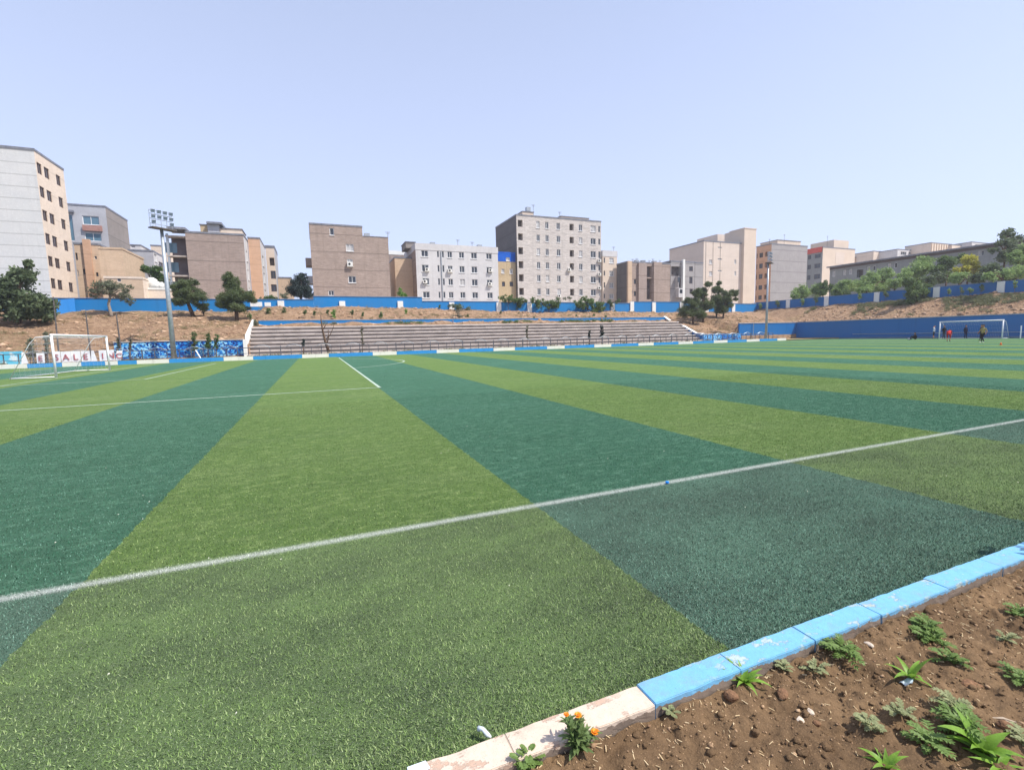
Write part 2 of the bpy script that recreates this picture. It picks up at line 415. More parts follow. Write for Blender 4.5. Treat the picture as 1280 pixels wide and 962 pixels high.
# ------------------------------------------------------------------ far kerb and near kerb
KB = [(-40, 0), (0, 0), (32, 1), (76, 0), (100, 1), (130, 0), (146, 1), (170, 0), (210.5, 1), (279, 0), (316, 1), (377.5, 0), (411, 1), (466, 0), (496, 1), (546, 0), (574, 1), (617, 0), (644, 1), (684, 0), (706, 1), (743, 0), (764, 1), (798, 0), (817, 1), (848, 0), (866, 1), (892, 0), (909, 1), (933, 0), (949, 1), (971, 0), (982, 1)]
mb = MB()
for (a, m), (b, _) in zip(KB, KB[1:]):
    x0, x1 = onY(a, 443, 53.75).x, onY(b, 443, 53.75).x
    if a < 0: x0 = -34
    n = max(1, round((x1 - x0) / 1.1)); st = (x1 - x0) / n
    for i in range(n):
        j = random.uniform(-.012, .012)
        mb.box(x0 + i * st + .006, 53.75 + j, -.05, x0 + (i + 1) * st - .006, 54.05 + j, .36 + random.uniform(-.012, .012), m)
struct('far_kerb', mb, [M_KWHITE, M_KBLUE])

def m_nearkerb(name, c, chip, worn, kk):
    k = NT(name); p = k.pos(); x, y, z = k.sep(p)
    a = k.noise(k.scalev(p, 5.0, 9.0, 9), 1.0, 8, .72); b = k.noise(p, 26, 5, .7); s = k.noise(p, 60, 3, .6)
    zone = k.noise(k.scalev(p, 1.1, .6, .6), 1.0, 2, .5)
    col = k.mix(k.ramp(b, .3, .75, 0, .5), c, tuple(v * .72 for v in c))
    m = k.math('MULTIPLY', k.ramp(k.math('ADD', a, k.math('MULTIPLY', b, .35)), .78 - kk, .82 - kk), k.ramp(zone, .40, .50))
    col = k.mix(k.math('MULTIPLY', m, .75), col, chip)
    col = k.mix(k.ramp(s, .70, .74), col, worn)
    gr = k.noise(k.scalev(p, 4, 4, 4), 1.0, 7, .75)
    col = k.mix(k.ramp(gr, .52, .74, 0, .45), col, srgb(132, 116, 100))
    col = k.mix(k.ramp(k.noise(p, 180, 2, .6), .66, .72, 0, .7), col, srgb(96, 84, 74))
    drip = k.noise(k.scalev(p, 28, 28, 1.2), 1.0, 3, .6)
    low = k.math('LESS_THAN', k.math('ADD', z, k.math('MULTIPLY', k.math('SUBTRACT', drip, .5), .05)), .1)
    n = k.n('NewGeometry'); nz = k.sep(n.outputs['Normal'])[1]
    side = k.math('LESS_THAN', nz, -.5)
    col = k.mix(k.math('MULTIPLY', side, low), col, srgb(128, 114, 102))
    k.bump(k.math('ADD', b, k.math('MULTIPLY', m, -1.5)), .5, .006)
    return k.done(col, .6, .3)
M_NKB = m_nearkerb('near_kerb_blue', srgb(112, 170, 206), srgb(176, 182, 168), srgb(170, 190, 196), .06)
M_NKW = m_nearkerb('near_kerb_white', srgb(204, 187, 170), srgb(172, 142, 122), srgb(180, 154, 138), .07)
M_NKD = m_noisy('kerb_underside', srgb(120, 108, 98), srgb(150, 138, 126), 14, .95, .1, 5, .3)
bm = bmesh.new()
jx = [-3.0, -2.0, -1.05, -.1, .62, 1.285] + [1.80, 2.33, 2.88, 3.55, 4.2, 4.9, 5.6, 6.4, 7.3, 8.3, 9.3, 10.3, 11.3]
for a, b in zip(jx, jx[1:]):
    m = 0 if b < 1.3 else 1
    r = bmesh.ops.create_cube(bm, size=1)
    dy, dz = random.uniform(-.004, .004), random.uniform(-.003, .003)
    for v in r['verts']:
        v.co = Vector((lerp(a + .0006, b - .0006, v.co.x + .5), 1.615 + dy + v.co.y * .135, lerp(-.12, .12 + dz, v.co.z + .5)))
    es = {e for v in r['verts'] for e in v.link_edges}
    fs = bmesh.ops.bevel(bm, geom=list(es), offset=.0035, segments=2, affect='EDGES')
    for f in bm.faces:
        if a - .01 < f.calc_center_median().x < b + .01: f.material_index = m
bmesh.ops.subdivide_edges(bm, edges=[e for e in bm.edges if e.calc_length() > .2], cuts=14, use_grid_fill=True)
for v in bm.verts:
    v.co += Vector((0, noise.noise(v.co * 7) * .005 + noise.noise(v.co * 22) * .004, noise.noise(v.co * 9 + Vector((5, 0, 0))) * .0035 + noise.noise(v.co * 31) * .0016))
me = bpy.data.meshes.new('near_kerb'); bm.to_mesh(me); bm.free(); me.materials.append(M_NKW); me.materials.append(M_NKB)
struct('near_kerb', me, None)

# ------------------------------------------------------------------ soil bed in front of the near kerb
SX = np.concatenate([np.arange(-2.5, .2, .05), np.arange(.2, 5.6, .014), np.arange(5.6, 9, .05)]); SY = np.concatenate([np.arange(-3, .1, .06), np.arange(.1, 1.551, .014)])
def soil_z(x, y, fine=True):
    q = Vector((x, y, 0))
    z = .028 + noise.fractal(q * 1.6, 1.0, 2.0, 3) * .022 - .02 * smooth(1.2, .3, y)
    z += .030 * smooth(1.36, 1.535, y) * (1 + .6 * noise.noise(Vector((x * 5, 0, 2))))
    if fine:
        c = noise.fractal(q * 9, .8, 2.1, 5); z += c * .022 + max(0, noise.noise(q * 17)) ** 2 * .045 + max(0, noise.noise(q * 38)) ** 2 * .02
    return z
Vs = np.array([(x, y, soil_z(x, y)) for y in SY for x in SX]); nx = len(SX)
I, J = np.meshgrid(np.arange(nx - 1), np.arange(len(SY) - 1)); a = (J * nx + I).ravel()
k = NT('bed_soil'); p = k.pos(); f = k.noise(p, 2.2, 6, .65); g = k.noise(p, 32, 6, .75); h = k.noise(p, 120, 3, .7)
col = k.mix(k.ramp(f, .32, .68), srgb(94, 75, 56), srgb(128, 104, 78))
col = k.mix(k.ramp(g, .48, .70, 0, .7), col, srgb(72, 57, 43)); col = k.mix(k.ramp(h, .6, .74, 0, .6), col, srgb(188, 156, 118))
k.bump(k.math('ADD', g, k.math('MULTIPLY', h, .5)), .9, .012)
M_SOIL = k.done(col, .95, .1)
struct('soil_bed', np_mesh('soil_bed', Vs, np.stack([a, a + 1, a + nx + 1, a + nx], 1), M_SOIL, smooth=True), None)

# ------------------------------------------------------------------ concrete stand
def slanted_wall(mb, x0, x1, prof, mi=0):
    """prof: list of (y, ztop); wall between x0..x1 down to z = -.1"""
    for (ya, za), (yb, zb) in zip(prof, prof[1:]):
        i = len(mb.v)
        mb.v += [(x0, ya, -.1), (x1, ya, -.1), (x1, yb, -.1), (x0, yb, -.1), (x0, ya, za), (x1, ya, za), (x1, yb, zb), (x0, yb, zb)]
        for f in ((0, 1, 5, 4), (1, 2, 6, 5), (2, 3, 7, 6), (3, 0, 4, 7), (4, 5, 6, 7)): mb.f.append(tuple(i + q for q in f)); mb.mi.append(mi)
st = thing('grandstand', 'long stepped concrete grandstand of eight bare rows behind the railing on the far side', 'grandstand', (25, 57, 0))
NR, Y0, YD, ZR = 8, 57.3, .78, .44
SXL, SXR = -6.85, 56.4
for i in range(NR):
    y, z = Y0 + i * YD, (i + 1) * ZR
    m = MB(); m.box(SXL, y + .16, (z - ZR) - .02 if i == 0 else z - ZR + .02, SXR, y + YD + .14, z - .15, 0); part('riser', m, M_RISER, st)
    m = MB(); x = SXL
    while x < SXR:
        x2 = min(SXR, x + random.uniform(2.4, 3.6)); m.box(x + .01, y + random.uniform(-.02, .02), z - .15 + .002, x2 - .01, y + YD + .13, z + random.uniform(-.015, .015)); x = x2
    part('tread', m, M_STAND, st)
sw = MB(); slanted_wall(sw, -7.12, -6.86, [(57.0, 2.05), (58.6, 2.1), (59.2, 2.6), (66.5, 4.55)])
solo('stair_wall', sw, M_WHITE, 'white sloping side wall at the left end of the concrete stand', 'wall', (0, 0, 0))
sw = thing('stair_wall', 'blue sloping side wall with white coping at the right end of the stand', 'wall', (56.6, 57.5, 0))
prof = [(57.6, 1.35), (59.0, 1.45), (62.0, 2.75), (63.6, 2.85), (66.6, 4.45)]
m = MB(); slanted_wall(m, 56.42, 56.8, prof); part('wall', m, M_BLUE_SHADE, sw)
m = MB()
for (ya, za), (yb, zb) in zip(prof, prof[1:]):
    m.prism([(56.36, ya, za + .003), (56.36, yb, zb + .003), (56.36, yb, zb + .12), (56.36, ya, za + .12)], (.5, 0, 0))
part('coping', m, M_WHITE, sw)
lw = thing('low_wall', 'low blue wall running along the bank above the stand', 'wall', (25, 66.3, 3.9))
m = MB(); m.box(-6.4, 66.2, 3.5, 56.4, 66.4, 4.36); part('wall', m, M_BLUE, lw)
m = MB(); m.box(-6.4, 66.16, 4.362, 56.4, 66.44, 4.42); part('coping', m, m_noisy('faded_blue_coping', srgb(90, 130, 175), srgb(150, 170, 190), .8, .7), lw)

# mosaic blue retaining wall, left of the stand
k = NT('mural_paint'); p = k.pos(); v = k.n('TexVoronoi'); k.l(k.scalev(p, 6.5, 6.5, 7.5), v.inputs['Vector']); v.inputs['Scale'].default_value = 1.0
big = k.noise(p, .28, 2, .5)
vv = k.n('RGBToBW'); k.l(v.outputs['Color'], vv.inputs[0])
rp = k.n('ValToRGB'); rp.color_ramp.interpolation = 'CONSTANT'; k.l(k.math('ADD', vv.outputs[0], k.math('MULTIPLY', k.math('SUBTRACT', big, .5), .9)), rp.inputs[0])
cr = rp.color_ramp; cr.elements[0].color = srgb(14, 50, 120) + (1,); cr.elements[1].color = srgb(150, 205, 235) + (1,); cr.elements[1].position = .72
for ps, c in ((.3, (20, 92, 180)), (.45, (30, 130, 205)), (.6, (80, 165, 225))):
    e = cr.elements.new(ps); e.color = srgb(*c) + (1,)
M_MURAL = k.done(rp.outputs[0], .6, .3)
rw = thing('retaining_wall', 'blue retaining wall with a mosaic mural and pale coping left of the stand', 'wall', (-12, 58, 0))
m = MB(); m.box(-18.3, 57.7, -.1, -7.12, 58.0, 2.05); part('wall', m, M_MURAL, rw)
m = MB(); m.box(-18.35, 57.64, 2.052, -7.12, 58.05, 2.14); part('coping', m, m_noisy('mural_coping', srgb(175, 165, 160), srgb(205, 190, 180), 1, .9), rw)
m = MB(); m.box(-44, 57.6, -.1, -25.2, 57.9, 1.45)
solo('retaining_wall', m, m_paint('pale_mural_paint', srgb(90, 190, 225), srgb(205, 222, 228), .5, .56, .9, .5), 'low pale blue and white painted wall behind the left goal', 'wall', (0, 0, 0))

# right: low mural wall, high blue wall along the corner and behind the right goal
m = MB(); m.box(56.82, 59.6, -.1, 67.0, 59.9, 1.3)
solo('retaining_wall', m, M_MURAL, 'low blue mural wall under the four pines right of the stand', 'wall')
rw = thing('goal_end_wall', 'high shaded blue wall behind the right goal and around the pitch corner', 'wall', (81, 40, 0))
m = MB(); m.box(67.0, 60.0, -.1, 81.25, 60.25, 2.95); m.box(81.0, -30, -.1, 81.25, 59.995, 2.95); part('wall', m, M_BLUE_SHADE, rw)
m = MB(); m.box(66.95, 59.92, 2.952, 81.3, 60.3, 3.06); m.box(80.92, -30, 2.952, 81.3, 59.918, 3.055); part('coping', m, m_noisy('wall_coping', srgb(165, 160, 165), srgb(190, 185, 185), 1, .9), rw)
m = MB(); m.box(80.55, -30, -.05, 80.9, 52, .22); part('plinth', m, m_noisy('plinth_concrete', srgb(70, 95, 130), srgb(120, 135, 150), .4, .9), rw)
m = MB(); m.tube([(80.8, 50, .75), (80.8, 25, .75)], .04, 6); part('handrail', m, M_STEEL, rw)
m = MB(); m.tube([(70.1, 59.8, 0), (70.1, 59.8, 3.0)], .05, 6); part('drainpipe', m, M_STEEL, rw)

# ------------------------------------------------------------------ upper blue boundary walls
bw = thing('boundary_wall', 'blue boundary wall with white pillars along the top of the far bank', 'wall', (20, 76, 6))
segs = [(-60, -31, 8.0, 5.2), (-31, -4.25, 7.72, 5.7), (-4.25, .05, 7.75, 6.0), (.05, 16.1, 8.22, 6.0), (16.1, 29, 7.6, 5.8), (29, 52, 7.5, 5.4), (52, 56.4, 7.45, 5.4), (56.4, 82.6, 7.75, 5.4), (82.6, 90, 7.45, 5.4)]
for i, (a, b, zt, zb) in enumerate(segs):
    m = MB(); m.box(a + .004, 75.9, 3.5, b - .004, 76.15, zt); part('wall', m, M_BLUE, bw)
    m = MB(); m.box(a + .004, 75.84, zt + .002, b - .004, 76.21, zt + .09); part('coping', m, m_noisy('coping_%d' % i, srgb(70, 105, 150), srgb(120, 135, 155), 1, .8) if i == 0 else bpy.data.materials['coping_0'], bw)
for x, zt in [(-4.3, 7.7), (4.0, 7.7), (12.6, 7.75), (20.9, 7.62), (29.15, 7.62), (34.9, 7.55), (52.2, 7.5), (56.6, 7.9), (61.8, 7.8), (68.7, 7.85), (75.4, 7.8), (82.8, 7.5)]:
    m = MB(); m.box(x - .42, 75.72, 4.2, x + .42, 75.898, zt - .12); part('pillar', m, M_WHITE, bw)
# white slogan plaster patches on the wall behind the second pine
m = MB()
for x0, x1, z0, z1 in [(-8.2, -6.7, 6.75, 7.4), (-6.4, -5.6, 6.8, 7.35)]: m.box(x0, 75.88, z0, x1, 75.897, z1)
part('painted_patch', m, M_WHITE, bw)
bw2 = thing('boundary_wall', 'blue boundary wall with white pillars above the slope behind the right goal', 'wall', (90, 50, 6))
yp = [82.6, 76.7, 68.5, 60.6, 51.9, 43.4, 35.9, 28.5, 21, 13.5, 6, -1.5]
for a, b in zip(yp[1:], yp[2:]):
    m = MB(); m.box(89.9, b + .004, 4.5, 90.12, a - .004, 7.72); part('wall', m, M_BLUE_SHADE, bw2)
    m = MB(); m.box(89.84, b + .004, 7.722, 90.18, a - .004, 7.80); part('coping', m, bpy.data.materials['coping_0'], bw2)
for y in yp[1:]:
    m = MB(); m.box(89.7, y - .4, 4.8, 89.898, y + .4, 7.74); part('pillar', m, M_WHITE, bw2)
m = MB(); m.box(82.6, 76.16, 3.5, 90.1, 76.4, 7.4)

# blue panels turned to the pitch at the far left
m = MB(); p0, p1 = onY(70, 395, 74), onY(94, 391, 75.8)
m.prism([(p0.x, 73, 4.6), (p1.x, 75.8, 5.2), (p1.x, 75.8, 7.7), (p0.x, 73, 7.25)], (.12, -.12, 0))
solo('hoarding', m, m_paint('sky_blue_board', srgb(45, 130, 205), srgb(150, 190, 220), .62, .7, .8, .5), 'light blue hoarding angled off the left end of the boundary wall', 'hoarding')

# ------------------------------------------------------------------ railing between kerb and stand
rl = thing('railing', 'long low metal railing with arched hoops along the far kerb', 'railing', (20, 55.6, 0))
RX0, RX1, RY = -27.5, 69.5, 55.5
n = 98
for i in range(n):
    x = lerp(RX0, RX1, i / (n - 1)); m = MB(); q = .045 if i % 4 == 0 else .03
    m.box(x - q, RY - q, .05, x + q, RY + q, 1.32 if i % 4 == 0 else 1.18); part('post', m, M_RAIL, rl)
for z, r_ in ((1.2, .038), (.62, .025)):
    m = MB(); m.tube([(RX0, RY, z), (RX1, RY, z)], r_, 6); part('rail', m, M_RAIL, rl)
for i in range(0, n - 3, 3):
    x = lerp(RX0, RX1, (i + .5) / (n - 1)); m = MB()
    m.tube([(x + 1.5 * t / 6, RY, 1.22 + .22 * math.sin(math.pi * t / 6)) for t in range(7)], .028, 6); part('hoop', m, M_STEEL, rl)

# ------------------------------------------------------------------ lettered boards at the left
M_BOARD = m_noisy('board_white', srgb(205, 202, 205), srgb(232, 230, 230), 2.0, .6, .3, 5)
M_RED = m_noisy('letter_red', srgb(150, 58, 66), srgb(176, 92, 98), 4, .6)
def letter_mesh(ch, h, mat):
    cu = bpy.data.curves.new('letter', 'FONT'); cu.body = ch; cu.size = h * 1.38; cu.align_x = 'CENTER'; cu.extrude = .012; cu.offset = .002
    o = bpy.data.objects.new('letter_tmp', cu); COL.objects.link(o); bpy.context.view_layer.update()
    me = bpy.data.meshes.new_from_object(o.evaluated_get(bpy.context.evaluated_depsgraph_get())); bpy.data.objects.remove(o)
    me.materials.clear(); me.materials.append(mat); return me
BY = 54.55
for ch, pl, pr, yt, yb, tilt, lab in [
    ('', 27, 34.5, 440, 458.5, 0, 'narrow blank white board tapering at the top, first at the left'),
    ('E', 46, 55.5, 441, 456.5, 0, 'white board with a red letter E half hidden by the sapling'),
    ('S', 66.5, 75.5, 439, 455.5, .03, 'white board with a red letter S behind the near goal post'),
    ('A', 77, 89, 439, 455.2, .05, 'white board with a red letter A hanging on the railing'),
    ('L', 89.5, 101, 438.5, 454, .05, 'white board with a red letter L hanging on the railing'),
    ('E', 102, 113, 438.3, 453, .05, 'white board with a red letter E between the L and the blank slanting board'),
    ('', 113.5, 121, 438, 452.5, .0, 'blank slanting white board right of the letter E'),
    ('I', 124, 133.5, 437.5, 451, .03, 'white board with a red letter I behind the far goal post'),
    ('N', 134.5, 143, 437, 450.5, .03, 'white board with a red letter N right of the far goal post'),
    ('C', 143.5, 151, 438, 450, -.18, 'small tilted white board with a red letter C, last at the right')]:
    pl += .8; pr -= .8; a, b = onY(pl, yb, BY), onY(pr, yt, BY); wd = b.x - a.x; z0, z1 = max(.37, a.z), b.z; cx = (a.x + b.x) / 2
    t = thing('letter_board', lab, 'sign', (cx, BY, z0), 'white lettered boards along the left railing')
    m = MB(); q = tilt * (z1 - z0)
    l0, r0, l1, r1 = a.x, b.x, a.x - q, b.x - q
    if not ch: r0, l1, r1 = b.x, a.x + wd * .12, a.x + wd * .5
    m.prism([(l0, BY - .02, z0), (r0, BY - .02, z0 + .02), (r1, BY + .05, z1), (l1, BY + .05, z1)], (0, .04, 0)); part('board', m, M_BOARD, t)
    if ch:
        h = (z1 - z0) * .56; me = letter_mesh(ch, h, M_RED)
        o = bpy.data.objects.new('letter', me); COL.objects.link(o); o.parent = t
        o.location = (-q * .45, -.055, (z1 - z0) * .2); o.rotation_euler = (R(90) - .045, -tilt * .5, 0)

# ------------------------------------------------------------------ goals
def goal(label, gx, ya, yb, h, back, r=.06):
    s = 1 if back > 0 else -1
    t = thing('football_goal', label, 'goal', (gx, (ya + yb) / 2, 0))
    for y in (ya, yb):
        m = MB(); m.tube([(gx, y, 0), (gx, y, h)], r, 12); part('goal_post', m, M_GOAL, t, True)
    m = MB(); m.tube([(gx, ya - r, h), (gx, yb + r, h)], r, 12); part('crossbar', m, M_GOAL, t, True)
    for y in (ya, yb):
        m = MB(); m.tube([(gx, y, h - .03), (gx + back * .35, y, h - .12), (gx + back * .5, y, h - .5), (gx + back, y, .04)], .02, 8); part('back_stay', m, M_GOAL, t, True)
    m = MB(); m.tube([(gx, ya, .05), (gx + back, ya, .05), (gx + back, yb, .05), (gx, yb, .05)], .03, 8); part('ground_bar', m, M_GOAL, t, True)
    m = MB(); e = .0026; prof = [(0, h - .05), (back * .35, h - .14), (back * .5, h - .52), (back, .06)]
    for i in range(int((yb - ya) / .24) + 1):
        y = ya + i * .24; m.tube([(gx + a, y, b) for a, b in prof], e, 3, cap=False)
    for j in range(13):
        u = j / 12 * 3; i = min(2, int(u)); f = u - i
        a, b = lerp(prof[i][0], prof[i + 1][0], f), lerp(prof[i][1], prof[i + 1][1], f); m.tube([(gx + a, ya, b), (gx + a, yb, b)], e, 3, cap=False)
    for y in (ya, yb):
        for j in range(1, 9):
            x = back * j / 9; zt = np.interp(abs(x), [abs(p[0]) for p in prof], [p[1] for p in prof]); m.tube([(gx + x, y, .05), (gx + x, y, zt)], e, 3, cap=False)
        for j in range(1, 10):
            z = h * j / 10; xe = np.interp(-z, [-p[1] for p in prof], [abs(p[0]) for p in prof]) * s; m.tube([(gx, y, z), (gx + xe, y, z)], e, 3, cap=False)
    part('net', m, M_NET, t)
goal('white football goal standing in front of the lettered boards at the left', -13.9, 34.95, 42.6, 2.44, -2.0)
goal('white football goal against the shaded blue wall at the right', 78.0, 30.7, 37.05, 2.27, 1.7, .07)

# ------------------------------------------------------------------ floodlight masts and net poles
M_LAMP = m_noisy('lamp_housing', srgb(160, 170, 186), srgb(186, 194, 206), 4, .5, .4, 2); M_LGLASS = NT('lamp_glass').done(srgb(120, 132, 150), .25, .5)
def floodlight(label, x, y, h, ang, r0, S=.66):
    t = thing('floodlight_mast', label, 'floodlight', (x, y, 0))
    m = MB(); m.tube([(x, y, 0), (x, y, h * .5), (x, y, h)], [r0, r0 * .8, r0 * .58], 12); part('pole', m, M_STEEL, t, True)
    m = MB(); m.box(x - .4, y - .4, -.02, x + .4, y + .4, .12); part('base', m, M_CONC, t)
    u = Vector((math.cos(ang), math.sin(ang), 0)); n = Vector((math.sin(ang), -math.cos(ang), 0)); c = Vector((x, y, 0))
    m = MB(); m.obox(c + n * .2, u, n, 1.6 * S, .42, h - .05, h + .05); part('platform', m, M_DARKSTEEL, t)
    m = MB()
    for k_ in range(5):
        q = c + u * ((-1.5 + .75 * k_) * S) + n * .05; m.tube([(q.x, q.y, h), (q.x, q.y, h + 2.35 * S + .1)], .025, 6)
    for z in (h + .6 * S, h + 1.3 * S, h + 2.0 * S, h + 2.33 * S + .1):
        a, b = c + u * (-1.5 * S) + n * .05, c + u * (1.5 * S) + n * .05; m.tube([(a.x, a.y, z), (b.x, b.y, z)], .025, 6)
    part('frame', m, M_STEEL, t)
    for rw_ in range(3):
        for cl in range(4):
            if rw_ == 0 and cl in (1, 2): continue
            q = c + u * ((-1.2 + .8 * cl) * S) + n * .28; z = h + (.5 + .75 * rw_) * S + .1
            m = MB(); a, b = n * 1.0, Vector((0, 0, 1)); d = (n * .9 + Vector((0, 0, -.45))).normalized()
            q = Vector((q.x, q.y, z + .15)); m.tube([q - d * .16, q - d * .05, q + d * .1], [.08, .2, .23], 4); L = part('lamp', m, M_LAMP, t)
            m = MB(); m.tube([q + d * .101, q + d * .115], [.19, .19], 4); part('lamp_glass', m, M_LGLASS, L)
p = onY(217.5, 446, 55.9); pt = onY(208, 287, 55.9)
floodlight('tall grey floodlight mast with a rack of lamps left of the stand', p.x, 55.9, pt.z, R(42), .24)
p = onY(957.5, 421, 56.4); pt = onY(962, 329, 56.4)
floodlight('slim grey floodlight mast in front of the high blue wall at the right corner', p.x, 56.4, pt.z, R(28), .2)
for (pb, pt, lab) in [((73, 440), (66.5, 371), 'thin dark net pole nearest the left, leaning outward'), ((112.5, 436), (107, 389), 'thin dark net pole in the middle above the letter boards'), ((150.5, 428), (145, 390), 'thin dark net pole right of the letter boards')]:
    a = onY(pb[0], pb[1], 56.6); b = onY(pt[0], pt[1], 56.6); m = MB(); m.tube([(a.x, 56.6, 0), (b.x, 56.6, b.z)], [.075, .05], 8)
    solo('net_pole', m, M_DARKSTEEL, lab, 'pole', (a.x, 56.6, 0), 'net poles behind the left goal')
a = onY(252.5, 449, 54.4); b = onY(244.5, 437.5, 54.7); m = MB(); m.tube([(a.x, 54.2, .2), (b.x, 54.7, b.z)], .05, 8)
solo('leaning_pipe', m, M_GOAL, 'short white pipe leaning over the blue kerb left of the stand', 'pipe', (a.x, 54.2, 0))
a = onX(1275.5, 421, 79.0); m = MB(); m.tube([(a.x, a.y, 0), (a.x, a.y, 1.55)], .06, 8)
solo('corner_post', m, M_GOAL, 'short white post standing right of the far goal', 'post', (a.x, a.y, 0))

# ------------------------------------------------------------------ buildings
class Face:
    """one vertical wall: plane 'Y' (facing the pitch) or 'X' (side), from a0 to a1 along its axis"""
    def __init__(s, kind, c, a0, a1, z0, z1, out):
        s.kind, s.c, s.a0, s.a1, s.z0, s.z1, s.out = kind, c, min(a0, a1), max(a0, a1), z0, z1, out
        s.u = Vector((1, 0, 0)) if kind == 'Y' else Vector((0, 1, 0))
        s.n = Vector((0, out, 0)) if kind == 'Y' else Vector((out, 0, 0))
        s.rects = []
    def pt(s, a, z, d=0.0):
        p = Vector((a, s.c, z)) if s.kind == 'Y' else Vector((s.c, a, z)); return p + s.n * d
    def px(s, x, y):
        p = onY(x, y, s.c) if s.kind == 'Y' else onX(x, y, s.c); return ((p.x if s.kind == 'Y' else p.y), p.z)
    def win(s, x0, y0, x1, y1, style='w'):
        a0 = s.px(x0, (y0 + y1) / 2)[0]; a1 = s.px(x1, (y0 + y1) / 2)[0]; zt = s.px((x0 + x1) / 2, y0)[1]; zb = s.px((x0 + x1) / 2, y1)[1]
        s.add(a0, zb, a1, zt, style)
    def grid(s, cols, yref, rows, xref, styles='w'):
        C = [(s.px(a, yref)[0], s.px(b, yref)[0]) for a, b in cols]; Z = [(s.px(xref, b)[1], s.px(xref, a)[1]) for a, b in rows]
        for r, (zb, zt) in enumerate(Z):
            for c_, (a, b) in enumerate(C):
                sty = styles[c_] if len(styles) > 1 else styles
                s.add(a, zb, b, zt, random.choice('wwc') if sty == '?' else sty)
    def add(s, a0, zb, a1, zt, style='w'):
        a0, a1 = min(a0, a1), max(a0, a1)
        a0 = max(a0, s.a0 + .05); a1 = min(a1, s.a1 - .05); zb = max(zb, s.z0 + .05); zt = min(zt, s.z1 - .05)
        if a1 - a0 < .1 or zt - zb < .1: return
        for (p, q, r, t, _) in s.rects:
            if a0 < r and a1 > p and zb < t and zt > q: return
        s.rects.append((a0, zb, a1, zt, style))
    def build(s, mb, mi):
        A = sorted({s.a0, s.a1} | {r[0] for r in s.rects} | {r[2] for r in s.rects}); Z = sorted({s.z0, s.z1} | {r[1] for r in s.rects} | {r[3] for r in s.rects})
        for a, b in zip(A, A[1:]):
            run = None
            for z, t in zip(Z, Z[1:]):
                hole = any(r[0] <= (a + b) / 2 <= r[2] and r[1] <= (z + t) / 2 <= r[3] for r in s.rects)
                if not hole:
                    if run is None: run = z
                    end = t
                if (hole or t == Z[-1]) and run is not None:
                    mb.face([s.pt(a, run), s.pt(b, run), s.pt(b, end), s.pt(a, end)], mi); run = None
        for a0, z0, a1, z1, st in s.rects:
            d = -.9 if st == 'd' else -.2
            c = [(a0, z0), (a1, z0), (a1, z1), (a0, z1)]
            for (p, q), (r, t) in zip(c, c[1:] + c[:1]): mb.face([s.pt(p, q), s.pt(r, t), s.pt(r, t, d), s.pt(p, q, d)], mi)
    def windows(s, parent):
        for a0, z0, a1, z1, st in s.rects:
            w_, h_ = a1 - a0, z1 - z0; fm = M_FRAMEB if st in 'bk' else M_FRAME
            def bar(mb, p, q, zz0, zz1, d0, d1): 
                c = s.pt((p + q) / 2, 0, (d0 + d1) / 2); mb.obox((c.x, c.y, 0), s.u, s.n, abs(q - p) / 2, abs(d1 - d0) / 2, zz0, zz1)
            if st == 'd':                      # deep loggia: rear wall dark, slim parapet
                m = MB(); bar(m, a0 + .003, a1 - .003, z0 + .003, z1 - .003, -.88, -.86); part('loggia', m, M_LOG, parent); continue
            t = min(.09, w_ * .12); e = .004
            m = MB()
            bar(m, a0 + e, a1 - e, z0 + e, z0 + t, -.17, -.08); bar(m, a0 + e, a1 - e, z1 - t, z1 - e, -.17, -.08)
            bar(m, a0 + e, a0 + t, z0 + t, z1 - t, -.17, -.08); bar(m, a1 - t, a1 - e, z0 + t, z1 - t, -.17, -.08)
            if w_ > .8: 
                for k_ in range(1, 2 if w_ < 2.4 else 3):
                    q = a0 + w_ * k_ / (2 if w_ < 2.4 else 3); bar(m, q - t * .4, q + t * .4, z0 + t, z1 - t, -.165, -.09)
            f = part('window', m, fm, parent)
            m = MB(); bar(m, a0 + t, a1 - t, z0 + t, z1 - t, -.158, -.14)
            part('pane', m, M_CURT if st in 'ck' else (M_GLASSB if st == 'l' else M_GLASS), f)
            if st in 'wc' and w_ > .7:
                m = MB(); bar(m, a0 - .06, a1 + .06, z0 - .09, z0 - .004, -.02, .1); part('sill', m, M_FRAME, f)
M_LOG = m_noisy('loggia_back', srgb(72, 66, 68), srgb(120, 112, 110), 1.2, .9, .1, 3)
def aircon(face, x, y, parent, w_=.85, h_=.6):
    a, z = face.px(x, y); m = MB(); c = face.pt(a, 0, .26); m.obox((c.x, c.y, 0), face.u, face.n, w_ / 2, .22, z - h_ / 2, z + h_ / 2)
    c2 = face.pt(a, 0, .1)
    m.obox((c2.x, c2.y, 0), face.u, face.n, w_ / 2 + .05, .36, z - h_ / 2 - .09, z - h_ / 2 - .03)
    o = part('air_conditioner', m, M_ACW, parent)
    m = MB(); q = face.pt(a - .1, z, .481); m.tube([q, q + face.n * .02], .2, 10); part('fan', m, M_BLACK, o)
